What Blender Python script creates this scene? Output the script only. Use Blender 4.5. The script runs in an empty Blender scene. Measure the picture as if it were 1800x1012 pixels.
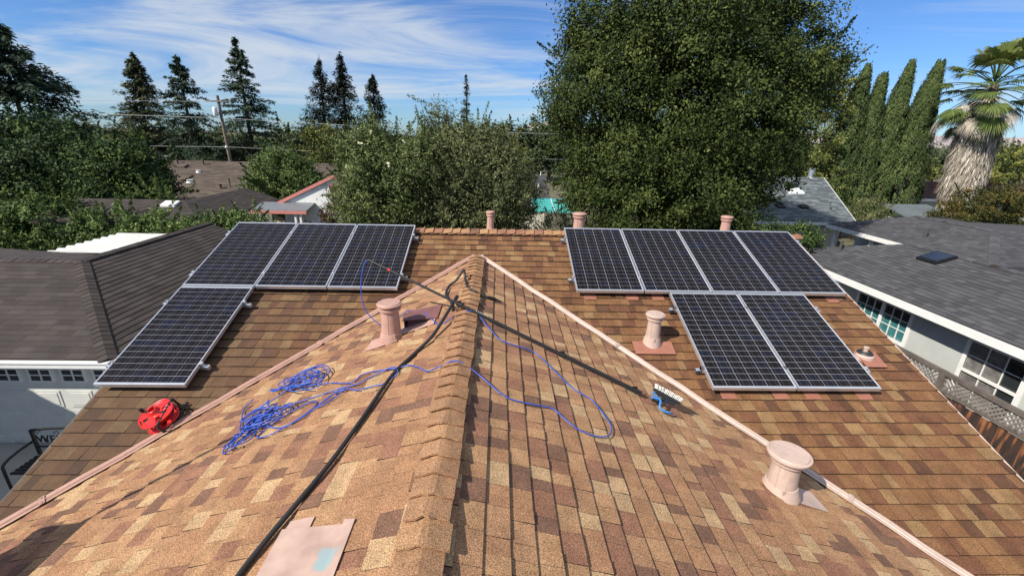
import bpy, math, random
import numpy as np
from mathutils import Matrix, Vector
rng = np.random.default_rng(7)
random.seed(7)
S = bpy.context.scene
COL = S.collection
PI = math.pi
V3 = lambda *a: np.array(a, float)

# ------------------------------------------------------------------ camera
CAMZ = 6.4
yaw, pitch, roll = math.radians(1.95226), math.radians(19.10508), math.radians(1.37952)
fw = V3(math.sin(yaw) * math.cos(pitch), math.cos(yaw) * math.cos(pitch), -math.sin(pitch))
rt = V3(math.cos(yaw), -math.sin(yaw), 0)
up = np.cross(rt, fw)
r2 = math.cos(roll) * rt + math.sin(roll) * up
u2 = -math.sin(roll) * rt + math.cos(roll) * up
cam = bpy.data.objects.new('camera', bpy.data.cameras.new('camera'))
COL.objects.link(cam)
M = Matrix(((r2[0], u2[0], -fw[0], 0), (r2[1], u2[1], -fw[1], 0), (r2[2], u2[2], -fw[2], CAMZ), (0, 0, 0, 1)))
cam.matrix_world = M
cam.data.sensor_width = 36
cam.data.lens = 36 * 766.4 / 1800
cam.data.clip_start = 0.05
cam.data.clip_end = 20000
S.camera = cam

# ------------------------------------------------------------------ world: sky and thin cloud
SUN_DIR = Vector((-0.95, -0.67, 1.04)).normalized()      # towards the sun
w = bpy.data.worlds.new('World'); S.world = w; w.use_nodes = True
nt = w.node_tree; nd = nt.nodes; lk = nt.links
bg = nd['Background']; bg.inputs['Strength'].default_value = 0.085
sky = nd.new('ShaderNodeTexSky'); sky.sky_type = 'NISHITA'; sky.sun_disc = False
sky.sun_elevation = math.asin(SUN_DIR.z)
sky.sun_rotation = math.atan2(SUN_DIR.x, SUN_DIR.y)
sky.air_density = 1.0; sky.dust_density = 0.2; sky.ozone_density = 3.0
tc = nd.new('ShaderNodeTexCoord')
sep = nd.new('ShaderNodeSeparateXYZ'); lk.new(tc.outputs['Generated'], sep.inputs[0])
def wm(op, a, b=None, c=None):
    n = nd.new('ShaderNodeMath'); n.operation = op
    for i, x in enumerate((a, b, c)):
        if x is None: continue
        if isinstance(x, (int, float)): n.inputs[i].default_value = x
        else: lk.new(x, n.inputs[i])
    return n.outputs[0]
zc = wm('ADD', wm('MAXIMUM', sep.outputs['Z'], 0.0), 0.16)
px_ = wm('DIVIDE', sep.outputs['X'], zc); py_ = wm('DIVIDE', sep.outputs['Y'], zc)
cmb = nd.new('ShaderNodeCombineXYZ'); lk.new(px_, cmb.inputs[0]); lk.new(py_, cmb.inputs[1])
mp = nd.new('ShaderNodeMapping'); lk.new(cmb.outputs[0], mp.inputs[0])
mp.inputs['Rotation'].default_value = (0, 0, -0.15); mp.inputs['Scale'].default_value = (0.55, 1.15, 1)
mp.inputs['Location'].default_value = (14.7, 8.8, 0)
n1 = nd.new('ShaderNodeTexNoise'); n1.inputs['Scale'].default_value = 0.85; n1.inputs['Detail'].default_value = 9; n1.inputs['Roughness'].default_value = 0.63; n1.inputs['Distortion'].default_value = 1.0
lk.new(mp.outputs[0], n1.inputs['Vector'])
mp2 = nd.new('ShaderNodeMapping'); lk.new(cmb.outputs[0], mp2.inputs[0])
mp2.inputs['Scale'].default_value = (0.22, 0.3, 1); mp2.inputs['Location'].default_value = (11.44, 10.29, 0)
n2 = nd.new('ShaderNodeTexNoise'); n2.inputs['Scale'].default_value = 1.0; n2.inputs['Detail'].default_value = 3
lk.new(mp2.outputs[0], n2.inputs['Vector'])
cov = wm('ADD', wm('MULTIPLY', n1.outputs['Fac'], 0.62), wm('MULTIPLY', n2.outputs['Fac'], 0.5))
mr = nd.new('ShaderNodeMapRange'); mr.interpolation_type = 'SMOOTHSTEP'; lk.new(cov, mr.inputs[0])
mr.inputs[1].default_value = 0.535; mr.inputs[2].default_value = 0.70; mr.inputs[3].default_value = 0; mr.inputs[4].default_value = 0.8
mixs = nd.new('ShaderNodeMix'); mixs.data_type = 'RGBA'
lk.new(wm('MULTIPLY', mr.outputs[0], wm('MULTIPLY', wm('MINIMUM', wm('MAXIMUM', sep.outputs['Z'], 0.0), 0.08), 12.5)), mixs.inputs[0])
tintn = nd.new('ShaderNodeMix'); tintn.data_type = 'RGBA'; tintn.blend_type = 'MULTIPLY'; tintn.inputs[0].default_value = 1
lk.new(sky.outputs[0], tintn.inputs[6]); tintn.inputs[7].default_value = (0.56, 0.82, 1.22, 1)
lk.new(tintn.outputs[2], mixs.inputs[6]); mixs.inputs[7].default_value = (6.3, 6.8, 7.3, 1)
lk.new(mixs.outputs[2], bg.inputs['Color'])

# ------------------------------------------------------------------ sun, exposure
sun = bpy.data.objects.new('sun', bpy.data.lights.new('sun', 'SUN')); COL.objects.link(sun)
sun.data.energy = 5.0; sun.data.angle = math.radians(0.53); sun.data.color = (1.0, 0.94, 0.85)
sun.rotation_euler = SUN_DIR.to_track_quat('Z', 'Y').to_euler()
sun.location = (-20, -15, 30)
S.view_settings.view_transform = 'Standard'; S.view_settings.look = 'None'
S.view_settings.exposure = 0.36; S.view_settings.gamma = 1; S.view_settings.use_curve_mapping = False
S.render.engine = 'CYCLES'
S.cycles.max_bounces = 6; S.cycles.diffuse_bounces = 3; S.cycles.glossy_bounces = 3
S.cycles.transparent_max_bounces = 6; S.cycles.use_denoising = True

# ------------------------------------------------------------------ materials
def newmat(name):
    m = bpy.data.materials.new(name); m.use_nodes = True
    return m, m.node_tree.nodes, m.node_tree.links, m.node_tree.nodes['Principled BSDF']
def pmat(name, col, rough=0.6, metal=0.0, var=0.12, scale=6.0, bump=0.0, bscale=60.0, coat=0.0):
    """painted / plain surface with slight blotches and grain"""
    m, n, l, b = newmat(name)
    tc = n.new('ShaderNodeTexCoord'); nz = n.new('ShaderNodeTexNoise')
    nz.inputs['Scale'].default_value = scale; nz.inputs['Detail'].default_value = 6
    l.new(tc.outputs['Object'], nz.inputs['Vector'])
    rp = n.new('ShaderNodeValToRGB'); l.new(nz.outputs['Fac'], rp.inputs[0])
    c = np.array(col, float)
    rp.color_ramp.elements[0].position = 0.3; rp.color_ramp.elements[1].position = 0.7
    rp.color_ramp.elements[0].color = (*np.clip(c * (1 - var), 0, 1), 1)
    rp.color_ramp.elements[1].color = (*np.clip(c * (1 + var), 0, 1), 1)
    l.new(rp.outputs[0], b.inputs['Base Color'])
    b.inputs['Roughness'].default_value = rough; b.inputs['Metallic'].default_value = metal
    b.inputs['Coat Weight'].default_value = coat
    if bump:
        nb = n.new('ShaderNodeTexNoise'); nb.inputs['Scale'].default_value = bscale; nb.inputs['Detail'].default_value = 4
        l.new(tc.outputs['Object'], nb.inputs['Vector'])
        bp = n.new('ShaderNodeBump'); bp.inputs['Strength'].default_value = bump; bp.inputs['Distance'].default_value = 0.01
        l.new(nb.outputs['Fac'], bp.inputs['Height']); l.new(bp.outputs[0], b.inputs['Normal'])
    return m
def tint_mat(name, stops, rough=0.9, grain=0.0, gscale=300.0, stain=0.0, sscale=1.5, const=True, bump=0.0, trans=0.0, spec=0.3, moss=None, edge=None):
    """colour picked per piece through the 'tint' attribute, plus granule noise and weather stains"""
    m, n, l, b = newmat(name)
    at = n.new('ShaderNodeAttribute'); at.attribute_name = 'tint'
    rp = n.new('ShaderNodeValToRGB'); cr = rp.color_ramp
    cr.interpolation = 'CONSTANT' if const else 'LINEAR'
    if edge: stops = [(0, edge)] + [(max(p, .012), c) for p, c in stops]
    while len(cr.elements) < len(stops): cr.elements.new(0.5)
    for e, (p, c) in zip(cr.elements, stops): e.position = p; e.color = (*c, 1)
    l.new(at.outputs['Fac'], rp.inputs[0])
    out = rp.outputs[0]
    tc = n.new('ShaderNodeTexCoord')
    def mul(out, fac_sock, lo, hi, f0, f1):
        mr = n.new('ShaderNodeMapRange'); l.new(fac_sock, mr.inputs[0])
        mr.inputs[1].default_value = f0; mr.inputs[2].default_value = f1
        mr.inputs[3].default_value = lo; mr.inputs[4].default_value = hi
        mx = n.new('ShaderNodeMix'); mx.data_type = 'RGBA'; mx.blend_type = 'MULTIPLY'; mx.inputs[0].default_value = 1
        l.new(out, mx.inputs[6]); l.new(mr.outputs[0], mx.inputs[7]); return mx.outputs[2]
    if grain:
        g = n.new('ShaderNodeTexNoise'); g.inputs['Scale'].default_value = gscale; g.inputs['Detail'].default_value = 2
        l.new(tc.outputs['Object'], g.inputs['Vector'])
        out = mul(out, g.outputs['Fac'], 1 - grain, 1 + grain, 0.33, 0.67)
        if bump:
            bp = n.new('ShaderNodeBump'); bp.inputs['Strength'].default_value = bump; bp.inputs['Distance'].default_value = 0.003
            l.new(g.outputs['Fac'], bp.inputs['Height']); l.new(bp.outputs[0], b.inputs['Normal'])
    if stain:
        s = n.new('ShaderNodeTexNoise'); s.inputs['Scale'].default_value = sscale; s.inputs['Detail'].default_value = 5
        l.new(tc.outputs['Object'], s.inputs['Vector'])
        out = mul(out, s.outputs['Fac'], 1 - stain, 1 + stain, 0.3, 0.7)
    if moss:                                             # dull weathered film, thicker towards the west end of the roof
        sp = n.new('ShaderNodeSeparateXYZ'); l.new(tc.outputs['Object'], sp.inputs[0])
        s2 = n.new('ShaderNodeTexNoise'); s2.inputs['Scale'].default_value = 2.2; s2.inputs['Detail'].default_value = 5
        l.new(tc.outputs['Object'], s2.inputs['Vector'])
        ad = n.new('ShaderNodeMath'); ad.operation = 'MULTIPLY_ADD'; l.new(s2.outputs['Fac'], ad.inputs[0]); ad.inputs[1].default_value = 2.5; l.new(sp.outputs['X'], ad.inputs[2])
        mr = n.new('ShaderNodeMapRange'); mr.interpolation_type = 'SMOOTHSTEP'; l.new(ad.outputs[0], mr.inputs[0])
        mr.inputs[1].default_value = 0.4; mr.inputs[2].default_value = -2.6; mr.inputs[3].default_value = 0; mr.inputs[4].default_value = moss[1]
        mx = n.new('ShaderNodeMix'); mx.data_type = 'RGBA'; l.new(mr.outputs[0], mx.inputs[0]); l.new(out, mx.inputs[6])
        mx.inputs[7].default_value = (*moss[0], 1); out = mx.outputs[2]
    l.new(out, b.inputs['Base Color'])
    b.inputs['Roughness'].default_value = rough; b.inputs['Specular IOR Level'].default_value = spec
    if trans:
        tr = n.new('ShaderNodeBsdfTranslucent'); l.new(out, tr.inputs[0])
        mx = n.new('ShaderNodeMixShader'); mx.inputs[0].default_value = trans
        l.new(b.outputs[0], mx.inputs[1]); l.new(tr.outputs[0], mx.inputs[2]); l.new(mx.outputs[0], n['Material Output'].inputs[0])
    return m
def leafm(name, dark, mid, light, rough=0.6, trans=0.15, spec=0.12, k=1.35):
    dark, mid, light = (tuple(np.array(c) * k) for c in (dark, mid, light))
    return tint_mat(name, [(0.0, dark), (0.5, mid), (1.0, light)], rough, const=False, trans=trans, spec=spec)

WARM = [(0, (.185, .098, .062)), (.11, (.262, .128, .076)), (.29, (.330, .175, .090)), (.55, (.378, .213, .108)), (.74, (.345, .189, .099)), (.88, (.435, .283, .150))]
m_wing = tint_mat('shingle_warm', [(p, tuple(np.array(c) * 0.95)) for p, c in WARM], .95, .66, 190, .20, 7.0, bump=.5, edge=(.035, .026, .022))
m_main = tint_mat('shingle_weathered', [(p, (c[0] * .52, c[1] * .47, c[2] * .40)) for p, c in WARM], .95, .66, 190, .22, 6.0, bump=.5, moss=((.068, .050, .036), .60), edge=(.035, .026, .022))
m_brown = tint_mat('shingle_dark_brown', [(0, (.046, .037, .033)), (.3, (.053, .043, .039)), (.6, (.060, .048, .043)), (.85, (.067, .055, .050))], .95, .4, 150, .12, 2, bump=.3, edge=(.035, .026, .022))
m_grey = tint_mat('shingle_charcoal', [(0, (.056, .056, .060)), (.2, (.066, .066, .071)), (.55, (.076, .076, .081)), (.85, (.088, .088, .094))], .95, .3, 130, .08, 1, bump=.3, edge=(.035, .026, .022))
m_blue = tint_mat('shingle_blue_grey', [(0, (.085, .10, .105)), (.3, (.11, .13, .135)), (.6, (.15, .175, .18)), (.85, (.19, .215, .22))], .95, .2, 60, .12, 1)
m_tan = tint_mat('shingle_taupe', [(0, (.085, .066, .052)), (.5, (.11, .086, .068)), (.8, (.135, .108, .086))], .95, .25, 60, .1, 1)
m_redb = tint_mat('shingle_red_brown', [(0, (.075, .040, .032)), (.5, (.10, .052, .040)), (.8, (.125, .07, .055))], .95, .2, 60, .1, 1)
m_rose = tint_mat('shingle_rose_brown', [(0, (.14, .085, .07)), (.5, (.18, .115, .095)), (.8, (.22, .145, .12))], .95, .2, 60, .1, 1)
def metal_paint(name, col, dirt, amt=.5, scale=5.0, rough=.5):
    """old painted sheet metal: chalky blotches, run-down dirt streaks and dents"""
    m, n, l, b = newmat(name); tc = n.new('ShaderNodeTexCoord'); c = np.array(col)
    a = n.new('ShaderNodeTexNoise'); a.inputs['Scale'].default_value = scale; a.inputs['Detail'].default_value = 8; a.inputs['Roughness'].default_value = .65; l.new(tc.outputs['Object'], a.inputs['Vector'])
    r = n.new('ShaderNodeValToRGB'); l.new(a.outputs['Fac'], r.inputs[0]); r.color_ramp.elements[0].position = .3; r.color_ramp.elements[1].position = .7
    r.color_ramp.elements[0].color = (*(c * .84), 1); r.color_ramp.elements[1].color = (*np.clip(c * 1.1, 0, .85), 1)
    mp = n.new('ShaderNodeMapping'); mp.inputs['Scale'].default_value = (22, 22, 3.5); l.new(tc.outputs['Object'], mp.inputs[0])
    s = n.new('ShaderNodeTexNoise'); s.inputs['Scale'].default_value = 1.0; s.inputs['Detail'].default_value = 6; s.inputs['Roughness'].default_value = .7; l.new(mp.outputs[0], s.inputs['Vector'])
    mr = n.new('ShaderNodeMapRange'); l.new(s.outputs['Fac'], mr.inputs[0]); mr.inputs[1].default_value = .52; mr.inputs[2].default_value = .74; mr.inputs[3].default_value = 0; mr.inputs[4].default_value = amt
    x = n.new('ShaderNodeMix'); x.data_type = 'RGBA'; l.new(mr.outputs[0], x.inputs[0]); l.new(r.outputs[0], x.inputs[6]); x.inputs[7].default_value = (*dirt, 1)
    l.new(x.outputs[2], b.inputs['Base Color']); b.inputs['Roughness'].default_value = rough
    bp = n.new('ShaderNodeBump'); bp.inputs['Strength'].default_value = .25; bp.inputs['Distance'].default_value = .02; l.new(a.outputs['Fac'], bp.inputs['Height']); l.new(bp.outputs[0], b.inputs['Normal'])
    return m
m_pink = metal_paint('pink_painted_metal', (.50, .30, .235), (.26, .13, .095), .55)
m_pinkp = metal_paint('pale_pink_painted_metal', (.54, .40, .325), (.30, .19, .14), .5)
m_rust = metal_paint('red_primer_flashing', (.33, .135, .09), (.20, .10, .065), .6, 8)
m_valL = metal_paint('dull_pink_valley_metal', (.42, .245, .185), (.20, .11, .08), .6, 4)
m_white = pmat('white_paint', (.74, .74, .71), .5, 0, .05)
m_stucco = pmat('grey_stucco', (.455, .47, .445), .9, 0, .05, 3, .25, 90)
m_alu = pmat('brushed_aluminium', (.72, .73, .75), .34, .75, .05)
m_back = pmat('white_backsheet', (.50, .51, .56), .4, 0, .04, coat=.3)
m_black = pmat('black_plastic', (.012, .012, .013), .38, 0, .2)
m_rubber = pmat('black_rubber', (.022, .022, .022), .55, 0, .2)
m_iron = pmat('black_iron', (.016, .016, .017), .42, .3, .2)
m_hose = pmat('blue_hose', (.035, .090, .42), .4, 0, .2, 30)
m_hoseb = pmat('light_blue_tube', (.035, .20, .52), .35, 0, .1)
m_red = pmat('red_plastic', (.62, .022, .018), .32, 0, .12, 8)
m_glass = pmat('dark_window_glass', (.028, .032, .034), .05, 0, .25, 1.5, coat=.7)
m_wood = None
m_soil = pmat('garden_soil', (.11, .10, .055), .95, 0, .35, .6, .3, 8)
m_conc = pmat('concrete', (.34, .33, .31), .9, 0, .12, 1.2, .2, 40)
m_cream = pmat('cream_paint', (.60, .56, .45), .7, 0, .05)
m_pinktrim = pmat('salmon_trim', (.55, .20, .17), .6, 0, .08)
m_bark = pmat('bark', (.10, .075, .055), .95, 0, .3, 5, .6, 14)
m_pole = pmat('weathered_pole_wood', (.16, .125, .10), .9, 0, .25, 3, .3, 20)
m_postw = pmat('grey_weathered_wood', (.115, .095, .08), .9, 0, .3, 5, .3, 30)
m_latt = pmat('pale_weathered_lattice', (.20, .18, .16), .9, 0, .25, 6, .2, 30)
m_teal = pmat('teal_fabric', (.05, .36, .32), .8, 0, .1, 3)
m_bristle = pmat('white_bristle', (.72, .70, .62), .8, 0, .12, 60)
def cell_material():
    m, n, l, b = newmat('solar_cell')
    tc = n.new('ShaderNodeTexCoord'); oi = n.new('ShaderNodeObjectInfo')
    rp = n.new('ShaderNodeValToRGB'); l.new(oi.outputs['Random'], rp.inputs[0])
    rp.color_ramp.elements.new(.5)
    for e, p, c in zip(rp.color_ramp.elements, (0, .6, 1), ((.009, .0065, .006), (.012, .009, .0085), (.010, .011, .024))):
        e.position = p; e.color = (*c, 1)
    nz = n.new('ShaderNodeTexNoise'); nz.inputs['Scale'].default_value = 25; nz.inputs['Detail'].default_value = 5
    l.new(tc.outputs['Object'], nz.inputs['Vector'])
    mx = n.new('ShaderNodeMix'); mx.data_type = 'RGBA'; mx.blend_type = 'MULTIPLY'; mx.inputs[0].default_value = .6
    l.new(rp.outputs[0], mx.inputs[6]); l.new(nz.outputs['Color'], mx.inputs[7])
    sp = n.new('ShaderNodeSeparateXYZ'); l.new(tc.outputs['Object'], sp.inputs[0])   # two printed busbars
    ab = n.new('ShaderNodeMath'); ab.operation = 'ABSOLUTE'; l.new(sp.outputs['X'], ab.inputs[0])
    sb = n.new('ShaderNodeMath'); sb.operation = 'SUBTRACT'; l.new(ab.outputs[0], sb.inputs[0]); sb.inputs[1].default_value = .037
    a2 = n.new('ShaderNodeMath'); a2.operation = 'ABSOLUTE'; l.new(sb.outputs[0], a2.inputs[0])
    lt = n.new('ShaderNodeMath'); lt.operation = 'LESS_THAN'; l.new(a2.outputs[0], lt.inputs[0]); lt.inputs[1].default_value = .0012
    m2 = n.new('ShaderNodeMix'); m2.data_type = 'RGBA'; l.new(lt.outputs[0], m2.inputs[0]); l.new(mx.outputs[2], m2.inputs[6]); m2.inputs[7].default_value = (.085, .085, .12, 1)
    l.new(m2.outputs[2], b.inputs['Base Color'])
    b.inputs['Roughness'].default_value = .45; b.inputs['Coat Weight'].default_value = .28; b.inputs['Coat Roughness'].default_value = .06; b.inputs['Specular IOR Level'].default_value = .1
    return m
m_cell = cell_material()
def board_material():
    m, n, l, b = newmat('stained_fence_board')
    tc = n.new('ShaderNodeTexCoord'); oi = n.new('ShaderNodeObjectInfo')
    mp = n.new('ShaderNodeMapping'); mp.inputs['Scale'].default_value = (7, 9, 1.3); l.new(tc.outputs['Object'], mp.inputs[0])
    nz = n.new('ShaderNodeTexNoise'); nz.noise_dimensions = '4D'; nz.inputs['Scale'].default_value = 1.0; nz.inputs['Detail'].default_value = 7; nz.inputs['Distortion'].default_value = .8
    l.new(mp.outputs[0], nz.inputs['Vector']); ml = n.new('ShaderNodeMath'); ml.operation = 'MULTIPLY'; ml.inputs[1].default_value = 30; l.new(oi.outputs['Random'], ml.inputs[0]); l.new(ml.outputs[0], nz.inputs['W'])
    rp = n.new('ShaderNodeValToRGB'); l.new(nz.outputs['Fac'], rp.inputs[0]); cr = rp.color_ramp
    cr.elements.new(.48); cr.elements.new(.58)
    for e, p, c in zip(cr.elements, (.38, .52, .61, .76), ((.022, .015, .012), (.06, .03, .02), (.27, .095, .033), (.40, .18, .07))):
        e.position = p; e.color = (*c, 1)
    l.new(rp.outputs[0], b.inputs['Base Color']); b.inputs['Roughness'].default_value = .85
    return m
m_board = board_material()

L_oak = leafm('oak_leaf', (.011, .018, .005), (.032, .046, .012), (.085, .100, .026), k=1.75)
L_oliv = leafm('olive_bush_leaf', (.022, .030, .012), (.060, .072, .030), (.14, .135, .060), k=2.1)
L_green = leafm('green_bush_leaf', (.020, .034, .010), (.052, .078, .022), (.14, .16, .055), k=2.0)
L_oligr = leafm('olive_green_leaf', (.022, .033, .010), (.058, .076, .026), (.13, .145, .055), k=2.0)
L_dark = leafm('dark_tree_leaf', (.006, .012, .005), (.014, .026, .009), (.060, .085, .020), k=2.5)
L_hedge = leafm('bright_hedge_leaf', (.022, .040, .012), (.060, .092, .026), (.15, .19, .060), k=1.8)
L_far = leafm('far_tree_leaf', (.012, .020, .010), (.028, .040, .018), (.070, .075, .030), k=2.1)
L_farY = leafm('far_yellow_tree_leaf', (.020, .028, .008), (.050, .058, .014), (.12, .11, .03), k=2.1)
L_con = leafm('conifer_needle', (.008, .015, .010), (.020, .032, .020), (.055, .070, .038), .7, k=2.3)
L_conb = leafm('brown_conifer_needle', (.010, .016, .009), (.028, .034, .017), (.080, .075, .036), .7, k=2.3)
L_red = leafm('redwood_needle', (.006, .009, .007), (.012, .017, .012), (.030, .038, .024), .7)
L_cyp = leafm('cypress_scale', (.016, .030, .009), (.044, .062, .021), (.10, .12, .042), .75, .08, k=1.65)
L_yell = leafm('yellow_green_leaf', (.020, .030, .010), (.060, .072, .020), (.15, .15, .04), k=2.2)
L_maple = leafm('maple_leaf', (.014, .018, .006), (.045, .048, .014), (.15, .09, .02), k=1.6)
L_rbush = leafm('russet_bush_leaf', (.022, .016, .009), (.060, .034, .016), (.12, .07, .03))
L_palm = leafm('palm_leaf', (.028, .042, .014), (.065, .095, .026), (.17, .18, .05), .45)
L_dead = leafm('dead_frond', (.17, .14, .10), (.40, .35, .28), (.62, .57, .48), .9, .1, .1, 1.0)
L_flower = leafm('cream_blossom', (.45, .45, .25), (.6, .6, .38), (.75, .75, .55), k=1)

# ------------------------------------------------------------------ mesh helpers
def link(o, parent=None):
    COL.objects.link(o)
    if parent is not None:
        o.parent = parent
        o.matrix_parent_inverse = parent_world(parent).inverted()
    return o
def parent_world(o):
    return o.matrix_basis.copy() if o.parent is None else parent_world(o.parent) @ o.matrix_parent_inverse @ o.matrix_basis
class MB:
    def __init__(s): s.v = []; s.f = []; s.t = []
    def add(s, vs, fs, tint=None):
        k = len(s.v); s.v.extend([tuple(map(float, x)) for x in vs]); s.f.extend([tuple(i + k for i in f) for f in fs])
        s.t.extend(tint if isinstance(tint, list) else [tint if tint is not None else .5] * len(fs)); return s
    def box(s, c, d, R=None, tint=None):
        d = np.array(d) / 2
        P = np.array([[x, y, z] for x in (-1, 1) for y in (-1, 1) for z in (-1, 1)], float) * d
        if R is not None: P = P @ np.array(R).T
        return s.add(P + np.array(c), [(0, 1, 3, 2), (4, 6, 7, 5), (0, 4, 5, 1), (2, 3, 7, 6), (0, 2, 6, 4), (1, 5, 7, 3)], tint)
    def bb(s, a, b): return s.box((np.array(a) + np.array(b)) / 2, np.abs(np.array(b) - np.array(a)))
    def prism(s, poly, off, tint=None):
        """polygon (3d points) extruded by vector off"""
        n = len(poly); P = [np.array(p, float) for p in poly]; Q = [p + np.array(off) for p in P]
        return s.add(P + Q, [tuple(range(n))[::-1], tuple(range(n, 2 * n))] + [(i, (i + 1) % n, n + (i + 1) % n, n + i) for i in range(n)], tint)
    def tube(s, pts, r, k=6, closed=False, cap=True):
        P = np.array(pts, float); n = len(P); rr = np.full(n, r) if np.isscalar(r) else np.array(r)
        T = np.gradient(P, axis=0)
        if closed: T = np.roll(P, -1, 0) - np.roll(P, 1, 0)
        T /= np.linalg.norm(T, axis=1)[:, None] + 1e-9
        a = np.array([0, 0, 1.]) if abs(T[0][2]) < .9 else np.array([1., 0, 0])
        vs = []
        for i in range(n):
            a = a - T[i] * (a @ T[i]); a /= np.linalg.norm(a) + 1e-9; b = np.cross(T[i], a)
            for j in range(k): th = 2 * PI * j / k; vs.append(P[i] + rr[i] * (math.cos(th) * a + math.sin(th) * b))
        fs = []
        for i in range(n if closed else n - 1):
            for j in range(k):
                i2 = (i + 1) % n; fs.append((i * k + j, i * k + (j + 1) % k, i2 * k + (j + 1) % k, i2 * k + j))
        if not closed and cap: fs += [tuple(range(k))[::-1], tuple(range((n - 1) * k, n * k))]
        return s.add(vs, fs)
    def lathe(s, prof, o, k=28, axis=None, sq=(1, 1)):
        """profile [(r, z)] round the vertical axis at o"""
        vs = []; fs = []
        for r, z in prof:
            for j in range(k): vs.append((r * sq[0] * math.cos(2 * PI * j / k), r * sq[1] * math.sin(2 * PI * j / k), z))
        vs = np.array(vs)
        if axis is not None: vs = vs @ np.array(axis).T
        n = len(prof)
        for i in range(n - 1):
            for j in range(k): fs.append((i * k + j, i * k + (j + 1) % k, (i + 1) * k + (j + 1) % k, (i + 1) * k + j))
        fs += [tuple(range(k))[::-1], tuple(range((n - 1) * k, n * k))]
        return s.add(vs + np.array(o), fs)
    def build(s, name, mat, parent=None, smooth=False, kind=None, label=None, origin=None):
        me = bpy.data.meshes.new(name)
        vs = s.v if origin is None else [tuple(np.array(v) - np.array(origin)) for v in s.v]
        me.from_pydata(vs, [], s.f)
        a = me.attributes.new('tint', 'FLOAT', 'FACE'); a.data.foreach_set('value', np.array(s.t, np.float32))
        me.materials.append(mat)
        if smooth:
            me.polygons.foreach_set('use_smooth', [True] * len(me.polygons)); 
            if smooth is not True: me.set_sharp_from_angle(angle=math.radians(smooth))
        me.update()
        o = bpy.data.objects.new(name, me)
        if origin is not None: o.location = origin
        link(o, parent)
        if kind: o['kind'] = kind
        if label: o['label'] = label
        return o
def tag(o, label, cat, group=None):
    o['label'] = label; o['category'] = cat
    if group: o['group'] = group
    return o
def thing(name, label, cat, loc=(0, 0, 0), group=None):
    o = bpy.data.objects.new(name, None); o.location = loc; o.empty_display_size = .2
    COL.objects.link(o); return tag(o, label, cat, group)
def struct(o): o['kind'] = 'structure'; return o
def smooth_path(pts, n=8):
    P = np.array(pts, float); P = np.vstack([2 * P[0] - P[1], P, 2 * P[-1] - P[-2]]); out = []
    for i in range(1, len(P) - 2):
        p0, p1, p2, p3 = P[i - 1:i + 3]
        for t in np.linspace(0, 1, n, endpoint=False):
            out.append(.5 * ((2 * p1) + (p2 - p0) * t + (2 * p0 - 5 * p1 + 4 * p2 - p3) * t * t + (3 * p1 - p0 - 3 * p2 + p3) * t ** 3))
    out.append(P[-2]); return np.array(out)
def unit(v): v = np.array(v, float); return v / np.linalg.norm(v)
def clip(poly, a, b, c):
    """keep the part of a 2d polygon where a*u + b*v + c >= 0"""
    out = []
    for i in range(len(poly)):
        p, q = poly[i], poly[(i + 1) % len(poly)]
        dp, dq = a * p[0] + b * p[1] + c, a * q[0] + b * q[1] + c
        if dp >= 0: out.append(p)
        if dp * dq < 0: t = dp / (dp - dq); out.append((p[0] + t * (q[0] - p[0]), p[1] + t * (q[1] - p[1])))
    return out
def planes_of(poly):
    """half planes of a convex ccw/cw polygon"""
    P = np.array(poly, float); c = P.mean(0); out = []
    for i in range(len(P)):
        p, q = P[i], P[(i + 1) % len(P)]; a, b = -(q[1] - p[1]), (q[0] - p[0]); k = -(a * p[0] + b * p[1])
        if a * c[0] + b * c[1] + k < 0: a, b, k = -a, -b, -k
        out.append((a, b, k))
    return out
def in_view(P):
    d = np.array(P) - V3(0, 0, CAMZ); z = d @ fw
    if z < .2: return 0
    x = 766.4 * (d @ r2) / z; y = 766.4 * (d @ u2) / z
    if abs(x) > 930 or abs(y) > 530: return 0
    return 1 / z
def shingles(O, U, V, halfs, ur, vr, expo, wr, thick, jit=0.0, two_layer=True):
    """courses of tabs on the plane O + u*U + v*V (V runs down the slope); returns [(verts, faces, tint, weight)]"""
    O, U, V = np.array(O, float), unit(U), unit(V); N = np.cross(U, V)
    if N[2] < 0: N = -N
    out = []; k = 0; v0 = vr[0]
    while v0 < vr[1]:
        u = ur[0] - random.random() * wr[1]
        while u < ur[1]:
            wd = random.uniform(*wr); vb = v0 + expo + random.uniform(-jit, jit)
            hf = halfs(u + wd / 2) if callable(halfs) else halfs
            p = [(u + .0012, v0), (u + wd - .0012, v0), (u + wd - .0012, vb), (u + .0012, vb)]
            for h in hf:
                p = clip(p, *h)
                if len(p) < 3: break
            if len(p) >= 3:
                th = thick * (random.choice((1.0, .70)) if two_layer else random.uniform(.85, 1.1))
                q = []
                for a in p: q.append(O + a[0] * U + a[1] * V + N * (.0015 + th * max(0, (a[1] - v0) / expo)))
                bot = [O + a[0] * U + a[1] * V - N * .004 for a in p]
                n = len(p)
                top = tuple(range(n)); fs = [top] + [(i, n + i, n + (i + 1) % n, (i + 1) % n) for i in range(n)]
                nn = np.cross(q[1] - q[0], q[2] - q[0])
                if nn @ N < 0: fs = [f[::-1] for f in fs]
                c = sum(q) / n
                tt = .02 + .98 * random.random(); out.append((q + bot, fs, [tt] + [0.0] * n, in_view(c) * (1 if n >= 4 else .1)))
            u += wd
        v0 += expo; k += 1
    return out
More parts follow.
